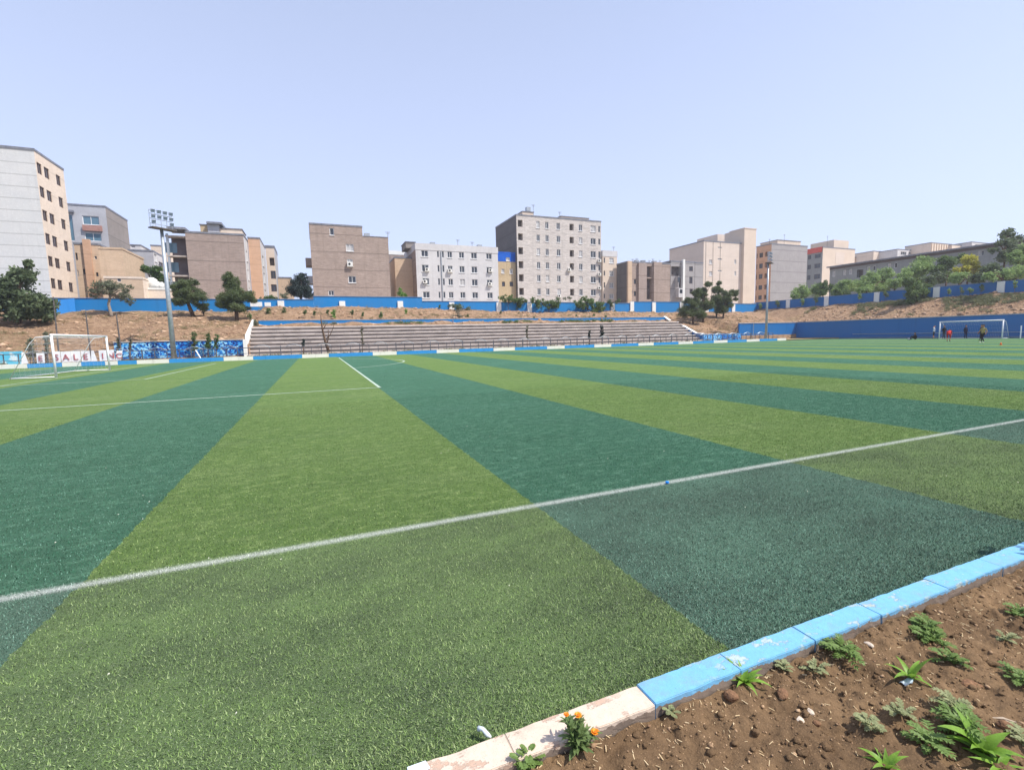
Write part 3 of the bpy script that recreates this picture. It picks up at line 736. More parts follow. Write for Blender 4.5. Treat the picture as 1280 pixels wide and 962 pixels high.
def building(label, x0, x1, y0, y1, zt, front, left=None, right=None, edge=M_EDGE, z0=5.0, cat='building', name='apartment_building', parapet=0.0, edge_h=.28, extra=None):
    """box block; front/left/right are materials; returns (thing, front face, left face, right face, finish)"""
    x0, x1 = min(x0, x1), max(x0, x1)
    t = thing(name, label, cat, ((x0 + x1) / 2, y0, z0))
    F = Face('Y', y0, x0, x1, z0, zt, -1); L = Face('X', x0, y0, y1, z0, zt, -1); Rr = Face('X', x1, y0, y1, z0, zt, 1)
    def finish():
        mats = [front, left or front, right or front, M_ROOF]
        m = MB(); F.build(m, 0); L.build(m, 1); Rr.build(m, 2)
        m.face([(x0, y1, z0), (x1, y1, z0), (x1, y1, zt), (x0, y1, zt)], 0); part('wall', m, mats, t)
        m = MB(); m.box(x0 + .01, y0 + .01, zt - .2, x1 - .01, y1 - .01, zt - .05); part('roof', m, M_ROOF, t)
        e = .06; m = MB()
        for (a, b, c, d) in ((x0 - e, y0 - e, x1 + e, y0 + .2), (x0 - e, y1 - .2, x1 + e, y1 + e), (x0 - e, y0 + .203, x0 + .2, y1 - .203), (x1 - .2, y0 + .203, x1 + e, y1 - .203)):
            m.box(a, b, zt - edge_h + .1 + .002, c, d, zt + .1)
        part('roof_edge', m, edge, t)
        for f in (F, L, Rr): f.windows(t)
        return t
    return t, F, L, Rr, finish
def bpx(px0, y0_, px1, y1_, Y, back=None, side='L', depth=12):
    """front corners in photo px on plane Y, side wall depth from the far corner px"""
    a, b = onY(px0, y0_, Y), onY(px1, y1_, Y); zt = (a.z + b.z) / 2
    if back:
        X = a.x if side == 'L' else b.x; q = onX(back[0], back[1], X); depth = max(4, min(40, q.y - Y))
    return a.x, b.x, Y, Y + depth, zt
def roofbox(t, x0, x1, y0, y1, z0, z1, mat_, name='penthouse', lip=True):
    m = MB(); m.box(x0, y0, z0 - .2, x1, y1, z1); o = part(name, m, mat_, t)
    if lip:
        m = MB(); m.box(x0 - .12, y0 - .12, z1 + .002, x1 + .12, y1 + .12, z1 + .14); part('roof_edge', m, M_EDGE, o)
def rbpx(t, px0, px1, ytop, Y, zroof, mat_, dep=5, **kw):
    a, b = onY(px0, ytop, Y), onY(px1, ytop, Y); roofbox(t, a.x, b.x, Y, Y + dep, zroof, a.z, mat_, **kw)
def antenna(t, px, yt, Y, z0):
    a = onY(px, yt, Y); m = MB(); m.tube([(a.x, Y, z0 - .3), (a.x, Y, a.z)], .035, 6)
    for k_ in range(4): m.tube([(a.x - .5 + .08 * k_, Y, a.z - .12 * k_), (a.x + .5 - .08 * k_, Y, a.z - .12 * k_)], .018, 4)
    part('antenna', m, M_DARKSTEEL, t)
def cooler(t, px, yb, Y, z):
    a = onY(px, yb, Y); m = MB(); m.box(a.x - .5, Y, z + .15, a.x + .5, Y + .9, z + 1.05)
    for dx in (-.4, .4): m.box(a.x + dx - .04, Y + .1, z - .1, a.x + dx + .04, Y + .8, z + .148)
    part('roof_cooler', m, M_STEEL, t)

W_GREYBAND = m_wall('banded_pale_cladding', srgb(206, 206, 206), srgb(194, 196, 198), line=1, joint=1.45, dirt=.25, blotch=.12)
W_CREAM = m_wall('cream_render', srgb(222, 206, 190), srgb(206, 190, 174), line=.8, dirt=.25, blotch=.2)
W_LGREY = m_wall('light_grey_render', srgb(176, 178, 184), srgb(160, 160, 166), line=1, dirt=.2, blotch=.12)
W_GBRICK = m_wall('grey_brick', srgb(150, 142, 138), srgb(132, 125, 120), band=3.0, line=.6)
W_TAN = m_wall('tan_brick', srgb(204, 180, 156), srgb(188, 164, 140), line=.85, dirt=.3)
W_BROWN = m_wall('brown_brick', srgb(168, 152, 144), srgb(150, 134, 126), band=3.1, off=.4, line=.5, blotch=.6, dirt=.5)
W_BROWN2 = m_wall('dusty_brown_brick', srgb(174, 156, 146), srgb(156, 140, 130), band=3.1, off=1.2, line=.5, blotch=.65, dirt=.5)
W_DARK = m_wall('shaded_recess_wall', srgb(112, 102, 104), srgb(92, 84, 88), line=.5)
W_PEACH = m_wall('peach_render', srgb(204, 168, 142), srgb(188, 152, 126), line=.8, dirt=.2)
W_WHITE = m_wall('white_render', srgb(204, 202, 202), srgb(188, 186, 187), line=1, dirt=.25, blotch=.12)
W_STONE = m_wall('grey_block', srgb(212, 204, 198), srgb(194, 187, 182), band=1.55, line=.7, dirt=.45, blotch=.75)
W_SHADESIDE = m_wall('painted_shade_side', srgb(112, 108, 108), srgb(92, 90, 92), band=3.1, line=.6, blotch=.5)  # left sides turned from the sun: their shade is painted into this grey
W_YELL = m_wall('yellow_render', srgb(196, 176, 144), srgb(172, 152, 124), line=1, dirt=.6, blotch=.3)
W_BLUE = m_wall('bright_blue_render', srgb(20, 92, 190), srgb(24, 84, 176), line=1, dirt=.1, blotch=.05)
W_BEIGE = m_wall('beige_render', srgb(212, 198, 186), srgb(202, 188, 176), line=.92, dirt=.15, blotch=.1)
W_BEIGE2 = m_wall('pale_beige_render', srgb(212, 196, 180), srgb(202, 186, 170), line=1, dirt=.12, blotch=.08)
W_CGREY = m_wall('cement_grey', srgb(166, 162, 162), srgb(150, 146, 146), band=3.1, line=.5, blotch=.35)
W_GREEN = m_wall('grey_green_render', srgb(148, 152, 152), srgb(132, 136, 138), line=.8)
M_REDR = m_noisy('red_roof', srgb(190, 70, 62), srgb(205, 92, 80), 2, .7)

# 1 tall block at the left edge
Y = 80; a = onY(42, 186.5, Y); q = onX(79, 211, a.x)
t, F, L, Rt, fin = building('tall pale banded block at the far left with a cream side of brown windows', -62, a.x, Y, q.y, a.z, W_GREYBAND, None, W_CREAM, z0=4.5)
Rt.grid([(46.7, 52.4), (55, 61), (69, 74.2)], 212, [(204.5, 217.5), (232, 245), (260, 273), (288, 301.5), (316, 329), (344, 357)], 49.5, 'bbb')
fin()
# 2 grey block with wide blue windows
x0, x1, y0, y1, zt = bpx(82, 254.5, 131.5, 258, 105, (159, 275), 'R')
t, F, L, Rt, fin = building('light grey block with two wide blue windows and a brown band between them', x0, x1, y0, y1, zt, W_LGREY, None, W_GBRICK)
F.win(103, 270, 124, 281, 'l'); F.win(106, 291, 127, 301.5, 'l'); F.win(86.5, 268, 92, 301, 'l'); fin()
z = F.px(115, 282)[1], F.px(115, 289)[1]; m = MB(); m.box(F.px(104, 285)[0], y0 - .35, z[1], F.px(128, 285)[0], y0 - .02, z[0]); part('balcony_band', m, m_noisy('brown_band', srgb(150, 112, 104), srgb(168, 130, 120), 2), t)
m = MB(); z = F.px(89, 266)[1]; m.box(F.px(85, 266)[0], y0 - .6, z, F.px(93, 266)[0], y0 - .02, z + .35); part('canopy', m, M_EDGE, t)
# 3 cream and tan lower houses behind the wall
x0, x1, y0, y1, zt = bpx(92, 304, 124, 305, 92, depth=14)
t, F, L, Rt, fin = building('cream stepped house with small windows squeezed beside the tall pale block', x0, x1, y0, y1, zt, W_TAN, None, W_TAN)
F.win(94, 316, 97, 325, 'b'); F.win(104, 336, 109, 343, 'b'); F.win(118, 320, 121, 324, 's'); F.win(120, 340.5, 123, 345.5, 'b'); F.win(95, 337.5, 98.5, 346, 'c'); fin()
m = MB(); c = F.px(109, 305)[0]; m.box(c - .45, y0 - .4, 5, c + .45, y0 - .01, zt + .6); part('chimney_shaft', m, W_PEACH, t)
x0, x1, y0, y1, zt = bpx(122.5, 310, 152.5, 310, 86, (179, 321), 'R')
t, F, L, Rt, fin = building('square tan brick house without windows right of the cream stepped house', x0, x1, y0, y1, zt, W_TAN, None, m_wall('sand_brick', srgb(206, 182, 156), line=.9), name='brick_house', cat='house', edge=W_TAN); fin()
x0, x1, y0, y1, zt = bpx(130, 346, 178, 347, 80, depth=5)
t, F, L, Rt, fin = building('low tan annexe with a white gate frame behind the olive tree', x0, x1, y0, y1, zt, W_TAN, None, W_CREAM, name='annexe', cat='house', edge=W_CREAM)
F.win(146, 341, 151, 352, 's'); fin()
x0, x1, y0, y1, zt = bpx(160, 312, 191, 313.5, 108, (207, 327), 'R')
t, F, L, Rt, fin = building('grey and white house with a brown shuttered side, left of the floodlight mast', x0, x1, y0, y1, zt, W_LGREY, None, W_WHITE, name='house', cat='house')
Rt.win(199, 328, 204, 338, 'b'); Rt.win(193, 318, 196, 327, 'c'); fin()
x0, x1, y0, y1, zt = bpx(188, 306.5, 208, 307, 125, depth=10)
t, F, L, Rt, fin = building('small cream block seen behind the grey and white house', x0, x1, y0, y1, zt, W_CREAM, name='house', cat='house'); fin()
x0, x1, y0, y1, zt = bpx(160, 304, 176, 308, 122, depth=8)
t, F, L, Rt, fin = building('white rooftop house peeking between the grey block and the cream block', x0, x1, y0, y1, zt, W_WHITE, name='house', cat='house'); F.win(164, 307, 169, 310, 'c'); fin()
# flat roof crowded with coolers left of the mast
x0, x1, y0, y1, zt = bpx(177, 360, 209, 361, 82, depth=8)
t, F, L, Rt, fin = building('low flat cream house with pale tanks crowded on its roof', x0, x1, y0, y1, zt, W_CREAM, name='house', cat='house', edge=M_WHITE); fin()
for px_, r_ in ((181, .8), (185.5, .65), (190, .9), (196, .6), (201, .55)):
    c = onY(px_, 356, 83); m = MB(); m.tube([(c.x, 83, zt), (c.x, 83, zt + r_ * 1.5), (c.x, 83, zt + r_ * 1.8)], [r_ * .75, r_ * .75, r_ * .3], 12); part('roof_tank', m, M_ACW, t, True)

# 5 brown brick block with dark balconies
x0, x1, y0, y1, zt = bpx(231, 289.5, 304, 293, 92, (309.3, 298), 'R')
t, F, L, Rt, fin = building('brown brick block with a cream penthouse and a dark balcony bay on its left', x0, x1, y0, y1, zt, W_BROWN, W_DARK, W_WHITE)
Rt.add(y0 + 2, zt - 4, y0 + 3.4, zt - 2.2); Rt.add(y0 + 2, zt - 7.2, y0 + 3.4, zt - 5.4); Rt.add(y0 + 2, zt - 10.3, y0 + 3.4, zt - 8.5); fin()
b0 = onY(213, 294, y0 + 1.6); xb = onY(214, 300, y0 + 1.6).x
m = MB(); m.box(xb, y0 + 1.6, 5, x0 - .02, y1 - 1, b0.z); bay = part('balcony_bay', m, W_DARK, t)
for i in range(5):
    z = b0.z - .5 - i * 3.1; m = MB(); m.box(xb - .5, y0 + .2, z, x0 - .025, y0 + 1.59, z + .22); part('balcony_slab', m, M_CONC, bay)
    m = MB(); m.box(x0 - 3.4, y0 + 1.56, z - 2.3, x0 - 1.6, y0 + 1.597, z - .7); part('window', m, M_GLASSB, bay)
m = MB(); m.box(xb - .4, y0 + .25, 5, xb - .1, y0 + .55, b0.z); part('drainpipe', m, M_STEEL, bay)
m = MB(); m.box(xb, y0 - .6, zt + .2, x0 + .2, y0 + 3, zt + .55); part('canopy', m, M_EDGE, t)
rbpx(t, 250, 259, 281, y0 + 3, zt, W_YELL); rbpx(t, 259, 273, 279.5, y0 + 2.5, zt, W_LGREY); rbpx(t, 273, 302, 285.5, y0 + 3.4, zt, W_CREAM)
m = MB(); c = onY(258, 278.5, y0 + 2); d = onY(277, 278.5, y0 + 2); m.box(c.x, y0 + 2, c.z - .1, d.x, y0 + 6, c.z + .25); part('flat_roof', m, M_EDGE, t)
# 6, 7, 8
x0, x1, y0, y1, zt = bpx(309.5, 297, 324.5, 297.2, 97, (331, 308), 'R')
t, F, L, Rt, fin = building('narrow peach rendered block directly right of the brown brick block', x0, x1, y0, y1, zt, W_PEACH, None, W_WHITE)
for i in range(6): Rt.add(y0 + 2.2, zt - 4.5 - 3.1 * i, y0 + 4.6, zt - 2.6 - 3.1 * i, '?' if 0 else 'w')
fin()
x0, x1, y0, y1, zt = bpx(331.5, 308.5, 342.5, 309, 108, (346.5, 316), 'R')
t, F, L, Rt, fin = building('narrow beige block with dark stacked balconies, left of the gap of sky', x0, x1, y0, y1, zt, W_BEIGE2, None, W_LGREY)
F.win(337, 322, 343, 332, 'd'); F.win(338.5, 338.5, 345, 348.5, 'b'); F.win(339, 355.5, 346, 364.5, 'b'); fin()
m = MB(); m.box(x0 - .1, y0 - .1, zt + .1, x1 + .1, y0 + 8, zt + .3); part('dark_roof_rail', m, M_EDGE, t)
x0, x1, y0, y1, zt = bpx(347, 346.5, 364, 347, 112, depth=10)
t, F, L, Rt, fin = building('low cream block at the foot of the sky gap beside the dark tree', x0, x1, y0, y1, zt, W_TAN, name='house', cat='house'); fin()

# 9 brown block with stepped roof
x0, x1, y0, y1, zt = bpx(386.3, 279.2, 452.5, 282.7, 92, depth=14)
t, F, L, Rt, fin = building('brown brick block with a stepped roof and only four odd windows', x0, x1, y0, y1, zt, W_BROWN2, W_DARK)
F.win(412, 285, 417.4, 294, 'w'); F.win(432.5, 305, 442, 314, 'c'); F.win(435.5, 345, 445, 353.5, 'w'); F.win(410.5, 363, 417.5, 369.5, 's'); F.win(434, 324, 441, 333, 'c'); fin()
aircon(F, 437.3, 330.5, t, .95, .75)
x2 = onY(485, 297, y0).x; z2 = onY(470, 296.4, y0).z
m = MB(); m.box(x1 + .004, y0 + .006, 5, x2, y1, z2); o = part('lower_wing', m, W_BROWN2, t); m = MB(); m.box(x1 + .07, y0 - .05, z2 + .002, x2 + .05, y1 + .05, z2 + .13); part('roof_edge', m, M_EDGE, o)
for i, z in enumerate((zt - 5.6, zt - 8.8, zt - 12)):
    m = MB(); m.box(x0 - 1.0, y0 + 2.5, z - 1.3, x0 - .01, y0 + 6, z); part('balcony', m, W_LGREY if i else W_BROWN, t)
antenna(t, 484.6, 290, y0 + 2, z2); cooler(t, 459, 295, y0 + 2, z2)
# 10
x0, x1, y0, y1, zt = bpx(493, 322, 519, 322, 100, depth=10)
t, F, L, Rt, fin = building('low tan house in the gap between the stepped brown block and the white block', x0, x1, y0, y1, zt, W_TAN, None, None, name='house', cat='house'); fin()
x0, x1, y0, y1, zt = bpx(486, 312, 506, 316, 112, depth=10)
t, F, L, Rt, fin = building('pale house with a white roof rim behind the low tan house', x0, x1, y0, y1, zt, W_BROWN, name='house', cat='house', edge=M_WHITE, edge_h=.9); fin()

# 11 white block
x0, x1, y0, y1, zt = bpx(519, 305, 622, 309, 96, (505, 311), 'L')
t, F, L, Rt, fin = building('white four storey block with air conditioners and a blank brown left side', x0, x1, y0, y1, zt, W_WHITE, W_BROWN2, W_WHITE, edge=W_WHITE, edge_h=1.3)
F.grid([(526.4, 535), (546.2, 548.6), (552.2, 554.7), (559, 565), (573.5, 580), (588.6, 596), (607.5, 614.5)], 316, [(312.8, 320.8), (330.8, 339.3), (347.5, 356), (364.3, 372.4)], 530, ['?', 's', 's', '?', '?', '?', '?'])
fin()
for x_, y_ in ((531, 352), (533.5, 337), (562, 338.5), (612.5, 338), (612, 355)): aircon(F, x_, y_, t)
m = MB(); c = F.px(551, 312)[0]; m.tube([(c, y0 - .1, 5), (c, y0 - .1, zt - 1.3)], .09, 6); part('drainpipe', m, M_STEEL, t)
rbpx(t, 507, 519, 302.5, y0 + 4, zt, W_GBRICK); antenna(t, 572, 299.5, y0 + 2, zt); antenna(t, 590, 302.5, y0 + 5, zt); cooler(t, 541, 303, y0 + 3, zt); cooler(t, 600, 306, y0 + 3, zt)
# 12 yellow with a blue top
x0, x1, y0, y1, zt = bpx(621.5, 315.3, 646, 316, 99, depth=4)
t, F, L, Rt, fin = building('narrow yellowed house with a bright blue top storey beside the tall grey block', x0, x1, y0, y1, zt, W_YELL, name='house', cat='house', edge=W_BLUE)
F.win(632.5, 322, 637, 326, 'c'); F.win(626.7, 336, 630.5, 341.5, 'c'); F.win(637, 336, 641, 342, 'c'); F.win(627.5, 352, 631.3, 358, 'b'); F.win(637, 352, 641.5, 358, 'b'); 
zb = F.px(634, 327)[1]; fin(); c0 = F.px(632.5, 324)[0]; c1 = F.px(637, 324)[0]
m = MB(); m.box(x0, y0 - .03, zb, c0 - .02, y0 - .004, zt - .2); m.box(c1 + .02, y0 - .03, zb, x1, y0 - .004, zt - .2); m.box(c0 - .02, y0 - .03, F.px(634, 321.8)[1], c1 + .02, y0 - .004, zt - .2); part('blue_storey', m, W_BLUE, t)
# 13 tall grey block
x0, x1, y0, y1, zt = bpx(645.2, 268.2, 751.3, 276.6, 98, (619.3, 283.5), 'L')
t, F, L, Rt, fin = building('tall grey block with six rows of windows and a blank shaded left side', x0, x1, y0, y1, zt, W_STONE, W_SHADESIDE, W_STONE)
F.grid([(647.3, 653.2), (670.2, 674.5), (681.4, 685.6), (695.4, 700), (711.8, 717), (723.4, 727.8), (738, 744.6), (747.8, 750.2)], 280, [(276.5, 285), (293.2, 301.5), (310.2, 318.8), (327.3, 335.8), (343.5, 352), (360.3, 368.8)], 672, ['d', '?', '?', '?', 'd', '?', '?', '?'])
fin()
for x_, y_ in ((711, 337), (698.5, 370), (748.5, 343), (748.5, 360), (748.5, 326)): aircon(F, x_, y_, t, .75, .6)
rbpx(t, 653, 667, 264.5, y0 + 3, zt, W_BEIGE2); rbpx(t, 701, 736, 270.5, y0 + 3, zt, W_BEIGE2); antenna(t, 666.5, 256, y0 + 2, zt); antenna(t, 699.5, 265, y0 + 2, zt); cooler(t, 661, 264, y0 + 3, onY(660, 264.5, y0 + 3).z)
# 14
x0, x1, y0, y1, zt = bpx(752, 313.5, 771.5, 314.2, 97.5, depth=12)
t, F, L, Rt, fin = building('narrow pale block with a thick white parapet right of the tall grey block', x0 + .3, x1, y0, y1, zt, W_BEIGE2, None, W_BEIGE2, edge=W_WHITE, edge_h=1.4)
F.grid([(754.6, 756.4), (761.6, 767.2)], 324, [(322.3, 329), (338.5, 345), (353, 360), (367, 373)], 764, ['s', 'c']); fin()
antenna(t, 767, 308.5, y0 + 2, zt)
# 15 ragged brown row
x0, x1, y0, y1, zt = bpx(783.5, 328.5, 838, 328, 93, (771.5, 331), 'L')
t, F, L, Rt, fin = building('ragged brown brick row with dark gaps behind the right end of the boundary wall', x0, x1, y0, y1, zt, W_BROWN2, W_SHADESIDE)
F.win(807.7, 333, 814.8, 346.5, 'd'); F.win(807.7, 348, 814.8, 374, 'd'); F.win(784.6, 337, 786.5, 340, 's'); F.win(784.6, 366, 786.5, 370, 's'); F.win(792.3, 349, 795, 355, 'b'); F.win(792.3, 364, 795, 370, 'b'); F.win(789.5, 363, 791, 366, 's'); fin()
for a_, b_, mt in ((783.6, 789, W_PEACH), (789.3, 795.2, W_CGREY)):
    pa, pb = F.px(a_, 350)[0], F.px(b_, 350)[0]
m = MB(); pa, pb = F.px(783.6, 350)[0], F.px(788.4, 350)[0]; m.box(pa, y0 - .5, 5, pb, y0 - .004, zt + .1); part('pier', m, W_TAN, t)
m = MB(); pa, pb = F.px(797, 350)[0], F.px(807, 350)[0]; m.box(pa, y0 - .45, 5, pb, y0 - .004, zt - .2); part('pier', m, W_BROWN, t)
m = MB(); pa, pb = F.px(816, 350)[0], F.px(826, 350)[0]; m.box(pa, y0 - .4, 5, pb, y0 - .004, zt + .15); part('pier', m, W_BROWN2, t)
for i in range(6): antenna(t, 790 + i * 7 + random.uniform(-2, 2), 324.5 + random.uniform(-1.5, 1), y0 + 2, zt)
for x_ in (797, 805, 819): cooler(t, x_, 327, y0 + 3, zt)
x0, x1, y0, y1, zt = bpx(838.4, 326.5, 868.5, 327, 94.5, depth=3)
t, F, L, Rt, fin = building('cluttered grey house with white enclosed balconies and a white downpipe', x0, x1, y0, y1, zt, W_CGREY, W_SHADESIDE, name='house', cat='house')
F.win(839, 333, 851, 345, 'd'); F.win(844, 347, 851, 359, 'b'); F.win(861.6, 346, 865.6, 354.5, 'b'); F.win(861.5, 333, 866, 339, 'b'); F.win(862, 361, 866, 367, 'b'); fin()
for (a_, b_, c_, d_) in ((838.6, 345.5, 844, 360), (838.6, 361, 850, 372)):
    pa, pb = F.px(a_, c_)[0], F.px(c_, b_)[0]; z = F.px(844, d_)[1], F.px(844, b_)[1]; m = MB(); m.box(pa, y0 - 1.2, z[0], pb, y0 - .004, z[1]); e = part('enclosed_balcony', m, W_WHITE, t)
    m = MB(); m.box(pa + .3, y0 - 1.23, z[0] + (z[1] - z[0]) * .45, pb - .3, y0 - 1.203, z[1] - .25); part('pane', m, M_GLASS, e)
m = MB(); c = F.px(853, 340)[0]; m.box(c - .3, y0 - .6, 5, c + .3, y0 - .02, zt + .4); part('downpipe', m, M_WHITE, t)
x0, x1, y0, y1, zt = bpx(868.9, 328, 879, 328.5, 95, depth=2.5)
t, F, L, Rt, fin = building('plain cement house squeezed against the beige stair tower block', x0, x1, y0, y1, zt, W_CGREY, name='house', cat='house'); F.win(871, 360, 873, 364, 's'); fin()
# 16 beige with stair tower
x0, x1, y0, y1, zt = bpx(879.8, 301, 930.5, 304, 98, (836.8, 312.2), 'L')
t, F, L, Rt, fin = building('large beige block with narrow slit windows and a tall stair tower', x0, x1, y0, y1, zt, W_BEIGE, W_BEIGE, W_BEIGE)
for y_ in ((308.5, 310.2), (323, 324.8), (337.5, 339.2), (352, 353.5)): F.win(897.3, y_[0], 902.2, y_[1], 's')
for y_ in ((324.5, 330), (339, 344.5)): F.win(886.5, y_[0], 890.2, y_[1], 'c'); F.win(918, y_[0], 920.3, y_[1], 'c')
fin(); c0, c1 = onY(930.8, 285.6, y0 - .8), onY(945.6, 286.5, y0 - .8); qb = onX(912.4, 290.6, c0.x)
m = MB(); m.box(c0.x, y0 - .8, 5, c1.x, max(y0 + 6, min(y0 + 22, qb.y)), c0.z); o = part('stair_tower', m, W_BEIGE2, t)
m = MB(); m.box(c0.x - .1, y0 - .9, c0.z + .002, c1.x + .1, min(y0 + 22, qb.y) + .1, c0.z + .25); part('roof_edge', m, W_BEIGE, o)
rbpx(t, 897, 914, 292.5, y0 + 9, zt, W_BEIGE, 8, lip=False)
m = MB(); c = F.px(889, 300)[0]; m.box(c - .8, y0 + 6, zt - .1, c + .8, y0 + 7, zt + .5); part('skylight', m, M_EDGE, t)
for i in range(3):
    m = MB(); pa, pb = F.px(882 + i * 9, 320)[0], F.px(884 + i * 9, 320)[0]; m.tube([(pa, y0 - .05, zt - .2), (pa + .1, y0 - .05, zt - 9), (pa - .3, y0 - .05, zt - 16)], .03, 5); part('cable', m, M_BLACK, t)
# 17
x0, x1, y0, y1, zt = bpx(964.6, 304.4, 1009.6, 307.8, 100, (945.5, 309), 'L')
t, F, L, Rt, fin = building('cement grey block with a beige balconied left side beside the stair tower', x0, x1, y0, y1, zt, W_CGREY, W_PEACH, W_CGREY)
L.grid([(945.9, 947), (949.3, 953.8), (956.3, 960)], 317, [(316, 322), (329.3, 335.5), (342.5, 348.5), (356.3, 362), (369, 374.5)], 951.5, ['b', 'b', 'd']); fin()
rbpx(t, 972, 1001, 300, y0 + 4, zt, W_BEIGE2, 6); antenna(t, 980.5, 293, y0 + 2, zt); antenna(t, 962, 299, y0 + 2, zt)
# 18
x0, x1, y0, y1, zt = bpx(1028.8, 308.7, 1069, 311.5, 104, (1009, 316.5), 'L')
t, F, L, Rt, fin = building('cream block with a bright red roof band and a raised square stair head', x0, x1, y0, y1, zt, W_BEIGE2, W_GREEN, W_BEIGE2)
L.grid([(1010, 1014), (1018.6, 1026)], 321, [(317.5, 322.5), (329.5, 335), (342.5, 348.5)], 1022, ['b', 'b']); fin()
m = MB(); zr = L.px(1020, 316.5)[1]; m.box(x0 - .25, y0 + .2, zt - 1.5, x0 - .004, y1, zt + .12); part('red_fascia', m, M_REDR, t)
rbpx(t, 1042.6, 1061.2, 299.6, y0 + 2, zt, W_BEIGE2, 8, lip=False); antenna(t, 1034.5, 295, y0 + 2, zt)
m = MB(); pa, pb = F.px(1044, 330)[0], F.px(1055, 330)[0]; m.box(pa, y0 - .04, F.px(1050, 330)[1], pb, y0 - .004, F.px(1050, 315.5)[1]); part('render_panel', m, W_BEIGE, t)
# 19 long low grey row facing left
XB = 118; a = onX(1037.5, 335.6, XB); b = onX(1262, 303.5, XB); zt = (a.z + b.z) / 2
t, F, L, Rt, fin = building('long low grey row with a dark overhanging eave above the hedge at the right', XB, XB + 12, 22, a.y, zt, W_GREEN, W_GREEN, W_GREEN, edge=W_DARK, edge_h=.5)
for px_ in (1040.5, 1054, 1061.5, 1084, 1091, 1110, 1118, 1140, 1222.5, 1226.5): 
    ya = 335.3 - (px_ - 1037.5) * .143; L.win(px_, ya + 4.6, px_ + 3.4, ya + 11, '?' if 0 else random.choice('wc'))
L.win(1071, 337, 1079, 346.5, 'd'); fin()
m = MB(); m.box(XB - .9, 22, zt + .1, XB - .07, a.y + .3, zt + .38); part('eave', m, M_EDGE, t)
# 20 blocks beyond the long row
x0 = 150
for (pa, pb, yt, lab, mt, YY) in [(1069, 1096, 322, 'tan block with broken parapet behind the left end of the long grey row', W_TAN, 118), (1092, 1121.5, 314.5, 'plain cream block behind the middle of the long grey row', W_CREAM, 112), (1122, 1147, 312, 'white block with dark windows behind the long grey row', W_WHITE, 106), (1148, 1163, 309.5, 'grey block peeking over the long row left of the slatted cream block', W_LGREY, 104), (1164, 1190, 304, 'cream block with vertical slats standing over the long grey row', W_CREAM, 100), (1190, 1204, 306, 'cream block with a dark end, right of the slatted block', W_CREAM, 99), (1215, 1237, 303, 'white rooftop house left of the tallest tree', W_WHITE, 96)]:
    x0, x1, y0, y1, zt = bpx(pa, yt + .6, pb, yt, YY, depth=8)
    t, F, L, Rt, fin = building(lab, x0, x1, y0, y1, zt, mt, name='distant_house', cat='house', z0=6)
    if mt is W_WHITE: F.win(pa + 4, yt + 2.5, pa + 11, yt + 7, 's'); F.win(pa + 14, yt + 2.8, pa + 17, yt + 6, 's')
    fin()
    if 'slats' in lab:
        m = MB(); n_ = 9
        for i in range(n_):
            x = lerp(x0 + .3, x1 - .3, i / (n_ - 1)); m.box(x - .12, y0 - .15, zt - 5, x + .12, y0 - .003, zt - .3)
        part('slats', m, W_TAN, t)

# ------------------------------------------------------------------ vegetation
LEAF_PINE = m_leaf('pine_needles', (.056, .084, .036), (.110, .140, .056), .9, .3)
LEAF_PINED = m_leaf('dark_pine_needles', (.014, .026, .026), (.026, .042, .036), .9, .1)
LEAF_OLIVE = m_leaf('olive_leaves', (.085, .100, .062), (.150, .165, .105), .8, .25)
LEAF_BROAD = m_leaf('broad_leaves', (.040, .080, .022), (.080, .135, .040), .7, .3)
LEAF_LEFT = m_leaf('grey_green_leaves', (.062, .094, .046), (.115, .150, .076), .5, .3)
LEAF_HEDGE = m_leaf('hedge_leaves', (.060, .105, .034), (.115, .170, .056), .6, .35)
LEAF_RIGHT = m_leaf('ash_leaves', (.135, .215, .068), (.225, .310, .115), .35, .38)
LEAF_FRESH = m_leaf('fresh_leaves', (.09, .19, .03), (.16, .28, .06), .7, .35)
LEAF_YELLOW = m_leaf('yellow_leaves', (.26, .27, .03), (.40, .38, .06), .7, .35)
LEAF_SAP = m_leaf('sapling_leaves', (.065, .105, .036), (.115, .165, .060), 1.5, .3)
LEAF_DRY = m_leaf('dry_leaves', (.13, .12, .085), (.21, .19, .14), 1.5, .2)

def leaves(blobs, per, size, aspect, rg, up=0.0):
    """blobs: (centre, rx, ry, rz); diamond leaves spread through each blob, denser to its skin"""
    P = []; S = []
    for c, rx, ry, rz in blobs:
        n = max(12, int(per * 7.5 * (rx * rz + rx * ry + ry * rz) / 3 / (size * size * aspect * .5)))
        d = rg.normal(size=(n, 3)); d /= np.linalg.norm(d, axis=1)[:, None]; r = rg.random(n) ** .45
        r *= 1 + rg.normal(0, .20, n)
        P.append(np.array(c) + d * r[:, None] * np.array([rx, ry, rz]))
    P = np.concatenate(P); n = len(P)
    a = rg.normal(size=(n, 3)); a[:, 2] += up; a /= np.linalg.norm(a, axis=1)[:, None]
    b = np.cross(a, rg.normal(size=(n, 3))); b /= np.linalg.norm(b, axis=1)[:, None] + 1e-9
    L = size * rg.uniform(.6, 1.25, n)[:, None]; Wd = L * aspect
    V = np.empty((n * 4, 3)); V[0::4] = P - a * L * .5; V[1::4] = P + b * Wd * .5; V[2::4] = P + a * L * .5; V[3::4] = P - b * Wd * .5
    return V, np.arange(n * 4).reshape(-1, 4)
